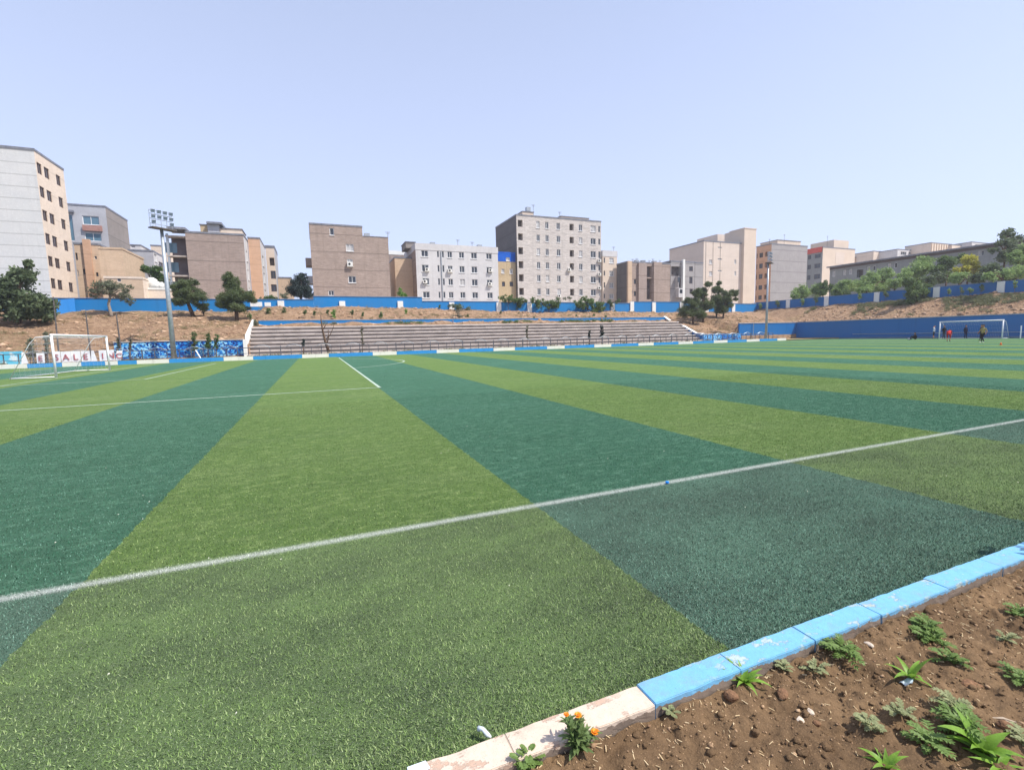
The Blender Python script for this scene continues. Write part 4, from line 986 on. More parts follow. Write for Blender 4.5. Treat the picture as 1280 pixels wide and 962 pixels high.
def scatter_blobs(ells, m, frac, rg, flat=.75):
    out = []
    for c, rx, ry, rz in ells:
        k_ = m; 
        for i in range(k_):
            d = rg.normal(size=3); d /= np.linalg.norm(d); r = rg.random() ** .4 * (1 - frac * .6)
            f = frac * rg.uniform(.6, 1.25); q = np.array(c) + d * r * np.array([rx, ry, rz]); s_ = (rx + rz) / 2
            out.append((q, s_ * f, s_ * f, s_ * f * flat))
    return out
SEED = [100]
def plant(name, label, cat, Y, ells_px, leaf, size=.3, aspect=.5, per=1.0, m=8, frac=.4, flat=.75, trunk=None, bark=None, rad=.14, limbs=True, group=None, ydepth=1.0, base=None, crown='crown', up=0.0, z_base=None, limbn=5):
    """ells_px: crown ellipses in photo px (cx, cy, rx, ry) at distance Y; trunk: px polyline from the ground up"""
    SEED[0] += 1; rg = np.random.default_rng(SEED[0]); ells = []
    for cx, cy, rx, ry in ells_px:
        c = onY(cx, cy, Y); s_ = mpp(cx, cy, Y); c.y += rg.uniform(-.3, .3) * rx * s_
        ells.append((tuple(c), rx * s_, rx * s_ * ydepth, ry * s_))
    if trunk:
        tp = [onY(x, y, Y) for x, y in trunk]
    else:
        c0 = ells[0]; zb = TH(c0[0][0], c0[0][1]) if z_base is None else z_base
        tp = [Vector((c0[0][0], c0[0][1], zb - .05)), Vector(c0[0])]
    zb = tp[0].z
    gz = TH(tp[0].x, tp[0].y) if z_base is None else z_base
    if tp[0].z > gz - .1: tp.insert(0, Vector((tp[0].x, tp[0].y, gz - .25)))
    t = thing(name, label, cat, tuple(tp[0]), group)
    bl = scatter_blobs(ells, m, frac, rg, flat); V, Q = leaves(bl, per, size, aspect, rg, up)
    part(crown, np_mesh(crown, V, Q, leaf, tuple(tp[0])), None, t)
    mb = MB(); n = len(tp); rr = [rad * lerp(1.15, .55, i / max(1, n - 1)) for i in range(n)]
    mb.tube([p + Vector((rg.normal(0, rad * .15), rg.normal(0, rad * .15), 0)) if 0 < i < n - 1 else p for i, p in enumerate(tp)], rr, 7)
    if limbs:
        st = tp[-1]
        for i in rg.permutation(len(bl))[:limbn + len(ells) * 2]:
            e = Vector(bl[i][0]); s0 = tp[-2].lerp(st, rg.uniform(.6, 1)) if len(tp) > 1 else st; mid = s0.lerp(e, .5) + Vector((0, 0, .12 * (e - s0).length))
            mb.tube([s0, mid, e], [rad * .42, rad * .26, rad * .08], 5, cap=False)
    part('trunk' if rad > .06 else 'stem', mb, bark or M_BARK, t, True)
    return t

# far left
plant('broadleaf_tree', 'large spreading grey green tree at the far left edge before the pale block', 'tree', 68, [(8, 372, 32, 24), (42, 380, 26, 20), (25, 345, 18, 16), (60, 388, 12, 14), (-25, 370, 30, 28), (30, 392, 30, 8), (34, 330, 6, 6), (14, 352, 16, 12)], LEAF_LEFT, .42, .55, 1.15, 28, 0.39, .7, [(22, 406), (24, 385), (22, 360)], rad=.28)
plant('olive_tree', 'pale sparse olive tree with a whitewashed leaning trunk above the left goal', 'tree', 73, [(128, 360, 14, 11), (150, 368, 14, 11), (140, 357, 16, 8), (118, 366, 8, 8), (162, 376, 7, 7), (155, 360, 10, 8)], LEAF_OLIVE, .26, .4, .55, 16, 0.39, .7, [(139, 392), (136.5, 380), (139, 366)], M_BARKG, .2)
plant('pine_tree', 'leaning pine with a dark forked trunk close right of the left floodlight mast', 'tree', 71, [(233, 360, 17, 12), (225, 376, 12, 10), (246, 373, 15, 12), (255, 383, 8, 8), (240, 352, 8, 6), (222, 364, 8, 9)], LEAF_PINE, .28, .22, 1.3, 22, 0.39, .7, [(243, 399), (239, 388), (235, 378), (236, 368)], rad=.24)
plant('pine_tree', 'taller upright pine above the mosaic wall, beside the stand stair', 'tree', 68, [(288, 352, 13, 11), (295, 370, 22, 13), (282, 378, 14, 10), (312, 372, 10, 9), (298, 384, 18, 6), (286, 344, 7, 5)], LEAF_PINE, .28, .22, 1.4, 25, 0.39, .7, [(298, 411), (296, 395), (294, 378), (290, 360)], rad=.24)
plant('conifer', 'small dark conifer bush low beside the leaning pine trunk', 'bush', 72, [(254, 396, 5, 5), (254, 389, 3, 4)], LEAF_PINED, .2, .3, 1.0, 8, .45, .8, rad=.05)
plant('pine_tree', 'almost black evergreen behind the wall in the gap of sky', 'tree', 80, [(376, 354, 12, 11), (371, 364, 12, 9), (384, 366, 7, 10), (366, 352, 4, 4), (378, 346, 8, 5)], LEAF_PINED, .30, .25, 1.7, 22, 0.45, .75, [(376, 378), (376, 365), (376, 352)], rad=.24, z_base=PL)
plant('shrub', 'bright green rounded shrub leaning over the wall left of the dark evergreen', 'shrub', 77.3, [(337, 375, 11, 8), (327, 376, 5, 5), (346, 376, 6, 6)], LEAF_BROAD, .26, .55, 1.2, 10, .4, .8, rad=.05, z_base=PL)
plant('shrub', 'pale grey green shrub just left of the dark evergreen', 'shrub', 78.5, [(356, 370, 7, 6)], LEAF_OLIVE, .24, .45, 1.0, 10, .4, .8, rad=.05, z_base=PL)
plant('broadleaf_tree', 'leafy tree between the tan brick house and the floodlight mast', 'tree', 84, [(188, 340, 11, 8), (200, 347, 9, 8), (180, 335, 6, 5), (196, 337, 7, 6)], LEAF_BROAD, .3, .55, 1.1, 14, 0.47, .8, [(191, 366), (191, 350)], rad=.15, z_base=PL)
plant('broadleaf_tree', 'small fresh green tree poking over the wall by the white block', 'tree', 77.5, [(502, 367, 5, 5), (500, 361, 3, 3), (507, 369, 3, 3)], LEAF_FRESH, .22, .55, 1.1, 12, 0.48, .8, rad=.05, z_base=PL)
# over the middle of the wall
plant('hedge_bush', 'vigorous climber spilling over the wall below the yellowed house', 'bush', 75.6, [(634, 373, 11, 6), (646, 376, 8, 8), (627, 372, 6, 4), (648, 383, 4, 6), (655, 375, 6, 4)], LEAF_HEDGE, .24, .6, 1.2, 12, .36, .8, rad=.06)
plant('hedge_bush', 'dense bush against the wall under the tall grey block with a thin trunk', 'bush', 75.2, [(675, 379, 9, 7), (687, 381, 10, 8), (697, 380, 8, 9), (666, 375, 6, 4)], LEAF_HEDGE, .24, .6, 1.2, 12, .36, .8, [(686.5, 393), (686, 384)], rad=.08)
plant('hedge_bush', 'widest dark bush over the wall below the right corner of the tall grey block', 'bush', 75.2, [(722, 381, 10, 8), (736, 380, 12, 8), (750, 383, 10, 9), (731, 374, 7, 4), (744, 389, 12, 5)], LEAF_HEDGE, .24, .6, 1.3, 13, .36, .8, [(733, 394), (735, 384)], rad=.09)
plant('hedge_bush', 'greyish thin bush at the wall left of the ragged brown row', 'bush', 75.2, [(763, 378, 7, 7), (770, 376, 6, 5), (768, 391, 6, 3)], LEAF_LEFT, .22, .5, .9, 10, .38, .8, rad=.06)
plant('shrub', 'thin vine with pale leaves growing up before the lower windows of the grey block', 'shrub', 77, [(713, 372, 5, 4), (706, 374, 4, 3)], LEAF_OLIVE, .2, .5, .6, 8, .4, .8, rad=.04, z_base=PL)
plant('shrub', 'rounded pale green bush on the slope below the white block', 'shrub', 74, [(577, 385, 12, 6), (568, 382, 8, 4), (586, 388, 6, 4)], LEAF_LEFT, .24, .5, .8, 10, .4, .8, rad=.05)
plant('shrub', 'bare greyish brown shrub on the bank below the white block', 'shrub', 67.5, [(573, 394, 5, 8), (568, 398, 6, 8), (577, 400, 4, 7)], LEAF_DRY, .2, .3, .55, 10, .4, 1.0, rad=.06)
# four pines at the right
PG = 'pines in the clump right of the stand'
plant('pine_tree', 'leftmost and lowest pine of the clump right of the stand', 'tree', 66.5, [(866, 378, 11, 10), (860, 390, 11, 9), (870, 366, 7, 6), (872, 392, 10, 7)], LEAF_PINE, .27, .22, 1.5, 21, 0.43, .72, [(866.5, 412), (866, 398), (866, 384)], rad=.19, group=PG)
plant('pine_tree', 'straight tall pine second from the left in the right clump', 'tree', 67.5, [(880, 366, 9, 11), (884, 380, 11, 10), (876, 390, 8, 8), (884, 356, 6, 4)], LEAF_PINE, .27, .22, 1.5, 21, 0.43, .72, [(879, 412), (879, 395), (880, 374)], rad=.2, group=PG)
plant('pine_tree', 'pine with a slanting trunk third in the right clump', 'tree', 68, [(897, 362, 8, 8), (894, 376, 10, 10), (899, 386, 7, 7), (899, 354, 4, 3)], LEAF_PINE, .27, .22, 1.4, 21, 0.43, .72, [(891.5, 412), (895, 397), (897, 375)], rad=.19, group=PG)
plant('pine_tree', 'rightmost pine of the clump with its crown spread toward the mast', 'tree', 66.8, [(907, 372, 10, 9), (917, 366, 7, 6), (903, 386, 9, 7), (912, 380, 7, 7), (920, 374, 4, 3)], LEAF_PINE, .27, .22, 1.4, 21, 0.43, .72, [(902.5, 411), (904, 396), (906, 378)], rad=.19, group=PG)
# right side trees behind the upper wall (X about 92 to 115), placed by distance Y
def rp(px, X): return onX(px, 380, X).y
for lab, ells, mat_, X, sz, m_, nm in [
    ('low hedge tree at the left end of the green row behind the right wall', [(1004, 366, 14, 10), (1020, 364, 13, 10), (992, 370, 8, 6)], LEAF_RIGHT, 95, .34, 14, 'broadleaf_tree'),
    ('bright green bush beside the low hedge tree under the red roofed block', [(1030, 357, 9, 8), (1040, 361, 10, 9), (1025, 366, 8, 6)], LEAF_BROAD, 97, .34, 14, 'broadleaf_tree'),
    ('grey green rounded tree in front of the left end of the long grey row', [(1058, 357, 14, 10), (1072, 356, 10, 9), (1050, 364, 10, 6)], LEAF_RIGHT, 98, .36, 16, 'broadleaf_tree'),
    ('broad ash like tree in front of the middle of the long grey row', [(1092, 348, 15, 12), (1106, 346, 13, 12), (1080, 356, 10, 8), (1098, 360, 14, 7)], LEAF_RIGHT, 99, .36, 18, 'broadleaf_tree'),
    ('tallest of the grey green trees, hiding part of the long grey row', [(1140, 338, 17, 13), (1158, 330, 14, 11), (1126, 348, 12, 10), (1150, 352, 16, 9)], LEAF_RIGHT, 101, .38, 20, 'broadleaf_tree'),
    ('darker leafy tree between the grey green trees and the yellow tree', [(1180, 328, 14, 10), (1194, 324, 10, 8), (1172, 340, 14, 10), (1186, 348, 14, 8)], LEAF_HEDGE, 102, .36, 18, 'broadleaf_tree'),
    ('yellow green tree standing out among the dark trees at the right', [(1212, 328, 11, 11), (1220, 336, 8, 10), (1206, 338, 8, 8), (1196, 338, 5, 5)], LEAF_YELLOW, 99, .34, 15, 'broadleaf_tree'),
    ('dark spreading tree below and right of the yellow tree', [(1240, 340, 18, 10), (1258, 348, 14, 8), (1226, 348, 10, 8)], LEAF_LEFT, 97, .36, 18, 'broadleaf_tree'),
    ('tallest tree at the right edge with an open ragged crown', [(1258, 292, 11, 9), (1250, 304, 12, 8), (1264, 306, 14, 10), (1256, 320, 16, 10), (1242, 312, 8, 6), (1272, 298, 6, 6)], LEAF_LEFT, 104, .40, 12, 'broadleaf_tree'),
    ('low green shrub filling the gap right of the bright green bush', [(1046, 366, 9, 6), (1056, 368, 10, 6)], LEAF_HEDGE, 93, .32, 12, 'shrub'),
    ('wide low shrub at the wall under the broad ash like tree', [(1080, 362, 13, 7), (1100, 360, 14, 7), (1116, 356, 10, 7)], LEAF_RIGHT, 93, .32, 13, 'shrub'),
    ('dense low shrub at the wall left of the dark bushy tree', [(1122, 353, 11, 8), (1132, 346, 10, 10)], LEAF_RIGHT, 94, .32, 14, 'shrub'),
    ('dense low shrub at the wall below the tallest grey green tree', [(1164, 350, 13, 8), (1178, 346, 12, 10)], LEAF_LEFT, 94, .32, 14, 'shrub'),
    ('rounded shrub at the wall straight below the yellow tree', [(1200, 347, 13, 8), (1216, 348, 12, 7)], LEAF_RIGHT, 93.5, .32, 14, 'shrub'),
    ('wide shrub at the wall in the right corner of the view', [(1250, 343, 14, 8), (1268, 340, 14, 9), (1234, 346, 11, 7)], LEAF_RIGHT, 93, .32, 14, 'shrub'),
    ('grey green tree cut by the right edge of the view', [(1276, 322, 12, 12), (1286, 312, 14, 14), (1280, 340, 14, 9), (1300, 330, 16, 18)], LEAF_RIGHT, 100, .38, 18, 'broadleaf_tree')]:
    Yc = rp(ells[0][0], X); plant(nm, lab, 'tree', Yc, ells, mat_, sz, .5, 1.25, int(m_ * 1.3), .38, .8, rad=.18, z_base=PL, ydepth=.8)
Yc = rp(1146, 88.6)
plant('broadleaf_tree', 'dark bushy tree growing on the slope before the right boundary wall', 'tree', Yc, [(1146, 362, 13, 12), (1152, 372, 14, 9), (1138, 352, 9, 8), (1160, 360, 8, 7), (1142, 376, 10, 5)], LEAF_HEDGE, .3, .5, 1.2, 25, 0.39, .8, rad=.14)
# climbing saplings before the right wall
for i, (px, y, lab) in enumerate([(950, 384, 'thin sapling at the wall just left of the right mast'), (972, 381, 'thin sapling at the wall just right of the right mast'), (1003, 378, 'pale sapling between the second and third wall pillars'), (1019, 376, 'pale sapling close left of the third wall pillar'), (1074, 372, 'pale sapling midway between two pillars under the hedge'), (1107, 369, 'thin sapling right of the pillar with a stained foot'), (1186, 366, 'leafy sapling right of the pillar beside the dark bushy tree'), (1202, 364, 'slim tall sapling at the right wall, below the yellow tree'), (1213.5, 363.5, 'rounded sapling at the right wall, just right of the slim tall one'), (1227, 362, 'sapling with a wide head left of the last wall pillar'), (1268, 357, 'sapling at the wall near the right edge')]):
    Yc = rp(px, 89.2); plant('sapling', lab, 'sapling', Yc, [(px, y - 3, 2.6, 5), (px + 1, y, 2.2, 4)], LEAF_SAP if i % 2 else LEAF_RIGHT, .2, .5, .7, 8, .4, 1.0, rad=.03, group='saplings along the right boundary wall')

# saplings along the bank over the stand
SG = 'saplings on the bank above the stand'
for px, y, r, Y, lab, mt in [
    (312, 397, 4.0, 66.8, 'dark bush at the head of the white stair wall', LEAF_HEDGE), (319, 406, 5.5, 65.2, 'sprawling weed bush at the top left corner of the stand', LEAF_OLIVE),
    (336, 391, 5.0, 70, 'rounded sapling right of the stair wall head', LEAF_HEDGE), (354.5, 389, 4.0, 70, 'sapling under the white pillar beside the dark evergreen', LEAF_HEDGE),
    (381, 391, 3.2, 67.6, 'slim sapling below the dark evergreen', LEAF_SAP), (393, 392, 3.0, 67.6, 'slim pale sapling below the left corner of the stepped brown block', LEAF_SAP),
    (409, 391, 3.0, 67.8, 'thin sapling close left of the bushy pale one under the stepped block', LEAF_SAP), (417, 394, 5.2, 67.4, 'bushy pale sapling below the odd windows of the stepped brown block', LEAF_FRESH),
    (440, 391, 3.2, 67.8, 'sapling straight below the air conditioner of the brown block', LEAF_SAP), (453, 394, 3.0, 67.0, 'small sapling at the low wall under the roof step of the brown block', LEAF_HEDGE),
    (476, 395, 4.0, 67.0, 'dark round sapling at the low wall under the lower wing of the brown block', LEAF_HEDGE), (507, 391, 3.6, 69.5, 'fresh green sapling on the bank in front of the gap beside the white block', LEAF_FRESH),
    (549, 383.5, 2.4, 74.5, 'tiny dark bush at the wall foot below the first windows of the white block', LEAF_HEDGE), (584, 396, 2.6, 68, 'dark sapling right of the bare greyish shrub', LEAF_HEDGE),
    (625, 394, 4.2, 71, 'pale low sapling below the wall climber', LEAF_OLIVE), (648, 394, 3.2, 71, 'slim pale sapling below the left edge of the tall grey block', LEAF_OLIVE),
    (667, 398, 2.2, 67, 'small dark sapling at the low wall below the tall grey block', LEAF_HEDGE), (720, 396.5, 2.6, 68.5, 'stubby dark sapling on the bank under the widest dark bush', LEAF_HEDGE),
    (742, 395, 2.4, 69, 'stubby sapling under the right end of the widest dark bush', LEAF_HEDGE), (757, 397, 2.8, 67.2, 'slim sapling at the low wall left of the wall pillar pair', LEAF_SAP),
    (812, 398, 2.6, 67.2, 'faint pale sapling near the right end of the low blue wall', LEAF_OLIVE)]:
    plant('sapling', lab, 'sapling', Y, [(px, y, r * .75, r * 1.1), (px + .6, y - r * .8, r * .5, r * .8)], mt, .19, .5, .9, 8, .42, 1.0, rad=.035, group=SG)
for px0, px1, y, Y, lab in [(480, 530, 407.5, 64.8, 'long low strip of green weeds along the top of the stand'), (627, 664, 406, 64.8, 'short strip of weeds on the stand top below the tall grey block'), (697, 768, 403.5, 64.8, 'thin strip of weeds along the stand top at the right'), (404, 420, 405.5, 64.9, 'patch of dry weeds on the stand top below the bushy pale sapling')]:
    SEED[0] += 1; rg = np.random.default_rng(SEED[0]); a, b = onY(px0, y, Y), onY(px1, y, Y); n = int((b.x - a.x) * 2.2)
    bl = [((rg.uniform(a.x, b.x), Y + rg.uniform(-.5, .6), TH(a.x + 1, Y) + .12 + rg.random() * .1), .45, .4, .22 * rg.uniform(.6, 1.5)) for _ in range(n)]
    Vv, Q = leaves(bl, .7, .17, .35, rg, .6); o = solo('weed_strip', np_mesh('weed_strip', Vv, Q, LEAF_OLIVE if 'dry' in lab else LEAF_HEDGE), None, lab, 'weeds')
# in front of the stand
def cyp(px, yb, yt, r, Y, lab, mt=LEAF_PINED, crown_from=.35, rad=.07):
    n = 5; yc = [lerp(yb, yt, crown_from + (1 - crown_from) * (i + .5) / n) for i in range(n)]; h = (yb - yt) * (1 - crown_from) / n
    plant('young_tree', lab, 'tree', Y, [(px + random.uniform(-.6, .6), y, r * (1 - .35 * i / n), h * .8) for i, y in enumerate(yc)], mt, .17, .4, 1.3, 7, .42, 1.0, [(px, yb), (px, lerp(yb, yt, .5))], rad=rad, z_base=.1)
cyp(736.5, 428.5, 412.5, 2.4, 56.4, 'short dark young cypress, left one of the two standing before the stand')
cyp(752.5, 429, 406.5, 3.8, 56.3, 'taller dark young cypress, right one of the two standing before the stand')
cyp(379, 440, 424, 2.6, 56.3, 'small dark spindly tree in front of the left part of the stand', LEAF_PINED, .45)
cyp(453, 435, 408, 2.0, 56.3, 'thin grey leafless looking young tree before the stand at the third white kerb', LEAF_DRY, .15, .04)
cyp(659, 432, 405, 2.0, 56.4, 'slim grey young tree before the middle of the stand', LEAF_DRY, .3, .05)
cyp(243, 444, 416, 5.0, 57.2, 'leafy young tree right behind the left floodlight mast', LEAF_SAP, .2, .06)
cyp(260, 441, 417.5, 4.6, 57.0, 'left of the two dark green bushy trees before the mosaic wall', LEAF_BROAD, .25, .06)
cyp(270.5, 441, 418, 3.8, 57.0, 'right of the two dark green bushy trees before the mosaic wall', LEAF_BROAD, .25, .06)
cyp(38, 456, 424, 6, 56.2, 'feathery pale sapling among the lettered boards at the far left', LEAF_OLIVE, .25, .05)
cyp(57.5, 454, 416, 5, 56.4, 'feathery sapling left of the near goal post', LEAF_OLIVE, .3, .06)
cyp(148, 446, 423, 2.6, 56.8, 'thin sapling beside the right net pole', LEAF_OLIVE, .3, .04)
cyp(163, 447, 423, 2.0, 56.4, 'bare stake like sapling before the left end of the mosaic wall', LEAF_DRY, .4, .06)
# bare leaning tree before the stand
t = thing('bare_tree', 'bare leaning tree with a forked dark trunk before the left part of the stand', 'tree', tuple(onY(411, 439, 56.4)))
m = MB(); P_ = [(411, 440), (407, 428), (403.5, 414), (401.5, 402), (401, 394)]; m.tube([onY(x, y, 56.4) for x, y in P_], [.17, .14, .1, .07, .04], 7); part('trunk', m, M_BARK, t, True)
for br in ([(408, 431), (411, 422), (410.5, 412)], [(406, 425), (413, 418), (417, 408), (418, 402)], [(403, 413), (408, 405)], [(409.5, 436), (408, 430), (409, 426)]):
    m = MB(); m.tube([onY(x, y, 56.4) + Vector((0, random.uniform(-.3, .3) if i else 0, 0)) for i, (x, y) in enumerate(br)], [.07, .05, .03, .02][:len(br)], 5); part('branch', m, M_BARK, t, True)
# dry weeds along the far verge
rg = np.random.default_rng(5); bl = []
for _ in range(420):
    x = rg.uniform(-27, 66); 
    if rg.random() < .45 + .4 * math.sin(x * .5) ** 2: bl.append(((x, rg.uniform(54.5, 57), .16 + rg.random() * .1), .35, .3, rg.uniform(.12, .36)))
Vv, Q = leaves(bl, .55, .2, .22, rg, 1.0)
struct('verge_weeds', np_mesh('verge_weeds', Vv, Q, m_leaf('verge_weed_leaves', (.10, .11, .045), (.19, .18, .085), .4, .25)), None, kind='stuff')
rg = np.random.default_rng(15); Vd, Fd = [], []
ico = bmesh.new(); bmesh.ops.create_icosphere(ico, subdivisions=1, radius=1); iv = np.array([v.co for v in ico.verts]); fi = np.array([[v.index for v in f.verts] for f in ico.faces]); ico.free()
for i in range(5200):
    if i % 3: x, y = rg.uniform(-34, 80), rg.uniform(58.2, 75.6)
    else: x, y = rg.uniform(81.5, 89.6), rg.uniform(20, 62)
    z = TH(x, y)
    if z < .5 or (-7 < x < 56.6 and y < 64): continue
    s_ = min(.30, rg.lognormal(-2.5, .55)); q = iv * (1 + rg.normal(0, .25, (len(iv), 1))) * s_ * np.array([1.2, 1, .6]); Fd.append(fi + len(iv) * len(Vd)); Vd.append(q + np.array([x, y, z + noise.noise(Vector((x * .16, y * .16, 3))) * .12 + noise.fractal(Vector((x * .45, y * .45, 0)), .8, 2.0, 6) * .24 + s_ * .1]))
struct('bank_rubble', np_mesh('bank_rubble', np.concatenate(Vd), np.concatenate(Fd), m_noisy('rubble', srgb(142, 112, 88), srgb(196, 168, 142), .9, .95, .1, 5)), None, kind='stuff')
rg = np.random.default_rng(16); bl = []
for _ in range(1500):
    x, y = rg.uniform(-40, 80), rg.uniform(58, 75.5); z = TH(x, y)
    if z > .5 and noise.noise(Vector((x * .12, y * .2, 4))) > -.02 and not (-6.9 < x < 56.5 and y < 63.8): bl.append(((x, y, z + .05), .4, .35, rg.uniform(.08, .22)))
Vv, Q = leaves(bl, .28, .18, .2, rg, 1.0)
struct('dry_grass', np_mesh('dry_grass', Vv, Q, m_leaf('dry_grass_blades', (.15, .13, .065), (.26, .22, .12), .4, .25)), None, kind='stuff')
# scrub on the right slope
rg = np.random.default_rng(6); bl = []
for _ in range(520):
    y = rg.uniform(22, 62); x = 88.6 - abs(rg.normal(0, 2.2)); 
    if x > 81.6 and noise.noise(Vector((x * .15, y * .15, 1))) > -.18 + (y - 30) * .012: bl.append(((x, y, TH(x, y) + .15), .5, .5, rg.uniform(.15, .42)))
Vv, Q = leaves(bl, .55, .22, .3, rg, .8)
struct('slope_scrub', np_mesh('slope_scrub', Vv, Q, m_leaf('slope_scrub_leaves', (.10, .115, .05), (.17, .175, .085), .4, .25)), None, kind='stuff')

# ------------------------------------------------------------------ people
SKIN = NT('skin').done(srgb(176, 128, 100), .6, .3); HAIR = NT('dark_hair').done((.012, .010, .009), .6, .3)
def person(label, loc, face_deg, cols, J=None, group=None, scale=1.0):
    """cols: shirt, shorts/trousers, shoes, long trousers?; J overrides joints (local, facing +Y)"""
    j = dict(pelvis=(0, 0, .93), belly=(0, .01, 1.08), chest=(0, .0, 1.28), neck=(0, -.01, 1.48), jaw=(0, .02, 1.56), head=(0, .02, 1.65), crown=(0, .01, 1.73), nose=(0, .115, 1.625),
             shL=(-.17, 0, 1.41), elL=(-.24, -.03, 1.13), wrL=(-.25, .05, .89), shR=(.17, 0, 1.41), elR=(.24, -.03, 1.13), wrR=(.25, .05, .89),
             hpL=(-.09, 0, .88), knL=(-.10, .03, .49), anL=(-.10, -.02, .09), toL=(-.12, .15, .03), hpR=(.09, 0, .88), knR=(.10, .03, .49), anR=(.10, -.02, .09), toR=(.12, .15, .03))
    j.update(J or {})
    rad = dict(pelvis=.135, belly=.125, chest=.135, neck=.055, jaw=.075, head=.098, crown=.06, nose=.014, sh=.068, el=.043, wr=.03, hp=.092, kn=.057, an=.04, to=.034)
    names = list(j); idx = {n: i for i, n in enumerate(names)}; V = [Vector(j[n]) for n in names]; Rd = [rad.get(n, rad.get(n[:2], .05)) for n in names]
    E_ = [('pelvis', 'belly'), ('belly', 'chest'), ('chest', 'neck'), ('neck', 'jaw'), ('jaw', 'head'), ('head', 'crown'), ('head', 'nose')]
    for s in 'LR': E_ += [('chest', 'sh' + s), ('sh' + s, 'el' + s), ('el' + s, 'wr' + s), ('pelvis', 'hp' + s), ('hp' + s, 'kn' + s), ('kn' + s, 'an' + s), ('an' + s, 'to' + s)]
    E_ = [(idx[a], idx[b]) for a, b in E_]
    for s in 'LR':
        w_, e_ = V[idx['wr' + s]], V[idx['el' + s]]; d = (w_ - e_).normalized(); side = d.cross(Vector((1, 0, 0)) if abs(d.x) < .8 else Vector((0, 0, 1))).normalized()
        pi = len(V); V.append(w_ + d * .07); Rd.append(.028); E_.append((idx['wr' + s], pi))
        for f in range(4):
            o = side * ((f - 1.5) * .019); ln = (.06, .075, .07, .05)[f]; a = len(V); V.append(w_ + d * .10 + o); Rd.append(.0095); E_.append((pi, a)); V.append(w_ + d * (.10 + ln) + o * 1.15 + d.cross(side) * .02); Rd.append(.008); E_.append((a, a + 1))
        a = len(V); V.append(w_ + d * .055 + side * -.042); Rd.append(.011); E_.append((pi, a)); V.append(w_ + d * .10 + side * -.062); Rd.append(.009); E_.append((a, a + 1))
    me = bpy.data.meshes.new('person_skel'); me.from_pydata(V, E_, []); o = bpy.data.objects.new('person_tmp', me); COL.objects.link(o)
    md = o.modifiers.new('s', 'SKIN'); md.use_smooth_shade = True
    for i, v in enumerate(me.skin_vertices[0].data): v.radius = (Rd[i], Rd[i]); v.use_root = (i == 0)
    sb = o.modifiers.new('d', 'SUBSURF'); sb.levels = 1; sb.render_levels = 1
    bpy.context.view_layer.update(); bme = bpy.data.meshes.new_from_object(o.evaluated_get(bpy.context.evaluated_depsgraph_get())); bpy.data.objects.remove(o)
    shirt, pants, shoe, longp, longs = cols
    for m_ in (SKIN, shirt, pants, shoe): bme.materials.append(m_)
    segs_ = [('pelvis', 'belly', 1), ('belly', 'chest', 1), ('chest', 'neck', 1), ('neck', 'jaw', 0), ('jaw', 'head', 0), ('head', 'crown', 0)]
    for s in 'LR': segs_ += [('chest', 'sh' + s, 1), ('sh' + s, 'el' + s, 1), ('el' + s, 'wr' + s, 1 if longs else 0), ('pelvis', 'hp' + s, 2), ('hp' + s, 'kn' + s, 2), ('kn' + s, 'an' + s, 2 if longp else 0), ('an' + s, 'to' + s, 3)]
    for s in 'LR': segs_ += [('wr' + s, 'wr' + s, 0)]
    for p in bme.polygons:
        c = p.center; best = (9, 0)
        for a, b, mi in segs_:
            A, B = Vector(j[a]), Vector(j[b]); d = B - A; t = max(0, min(1, (c - A).dot(d) / d.length_squared)) if d.length > 1e-6 else 0
            q = (c - A - d * t).length - rad.get(a, rad.get(a[:2], .05)) * .5
            if q < best[0]: best = (q, mi)
        p.material_index = best[1]
    bme.name = 'person'; root = bpy.data.objects.new('person', bme); COL.objects.link(root); tag(root, label, 'person', group)
    root.location = loc; root.rotation_euler = (0, 0, R(face_deg)); root.scale = (scale,) * 3
    bm = bmesh.new(); bmesh.ops.create_icosphere(bm, subdivisions=2, radius=1)
    h, cr = Vector(j['head']), Vector(j['crown']); ax = (cr - h).normalized(); qt = Vector((0, 0, 1)).rotation_difference(ax); nd = (Vector(j['nose']) - h); nd = (nd - ax * nd.dot(ax)).normalized()
    for v in bm.verts:
        c = v.co.copy(); q = qt @ Vector((c.x * .106, c.y * .112, c.z * .105)); v.co = h + ax * .035 + q - nd * .018
    bmesh.ops.delete(bm, geom=[v for v in bm.verts if (v.co - h).dot(nd) > .02 and (v.co - h).dot(ax) < .06], context='VERTS')
    hm = bpy.data.meshes.new('hair'); bm.to_mesh(hm); bm.free(); hm.materials.append(HAIR); ho = bpy.data.objects.new('hair', hm); COL.objects.link(ho); ho.parent = root
    return root
def cloth(n, r, g, b): return m_noisy(n, srgb(r, g, b), srgb(r * .85, g * .85, b * .85), 8, .85, .1, 3)
C_BLACK, C_WHITE, C_RED, C_NAVY, C_KHAKI, C_GREY = cloth('black_cloth', 28, 28, 34), cloth('white_cloth', 215, 218, 225), cloth('red_cloth', 190, 52, 48), cloth('navy_cloth', 24, 30, 62), cloth('khaki_cloth', 168, 152, 98), cloth('dark_grey_cloth', 52, 52, 58)
SH_W, SH_D = cloth('white_shoe', 220, 220, 222), cloth('dark_shoe', 40, 40, 44)
PGp = 'players at the far right goal'
def gp(px, py, X=None):
    q = onZ(px, py); return (q.x, q.y, 0) if q.x < 79 else tuple(onX(px, py, 78.6).xy) + (0,)
person('person in a white shirt and dark shorts with both hands behind the head', gp(1167, 423), 20, (C_WHITE, C_BLACK, SH_D, False, False), dict(elL=(-.38, .08, 1.50), wrL=(-.14, -.04, 1.66), elR=(.38, .08, 1.50), wrR=(.14, -.04, 1.66), knL=(-.13, .04, .49), anL=(-.16, 0, .09), toL=(-.2, .15, .03)), PGp)
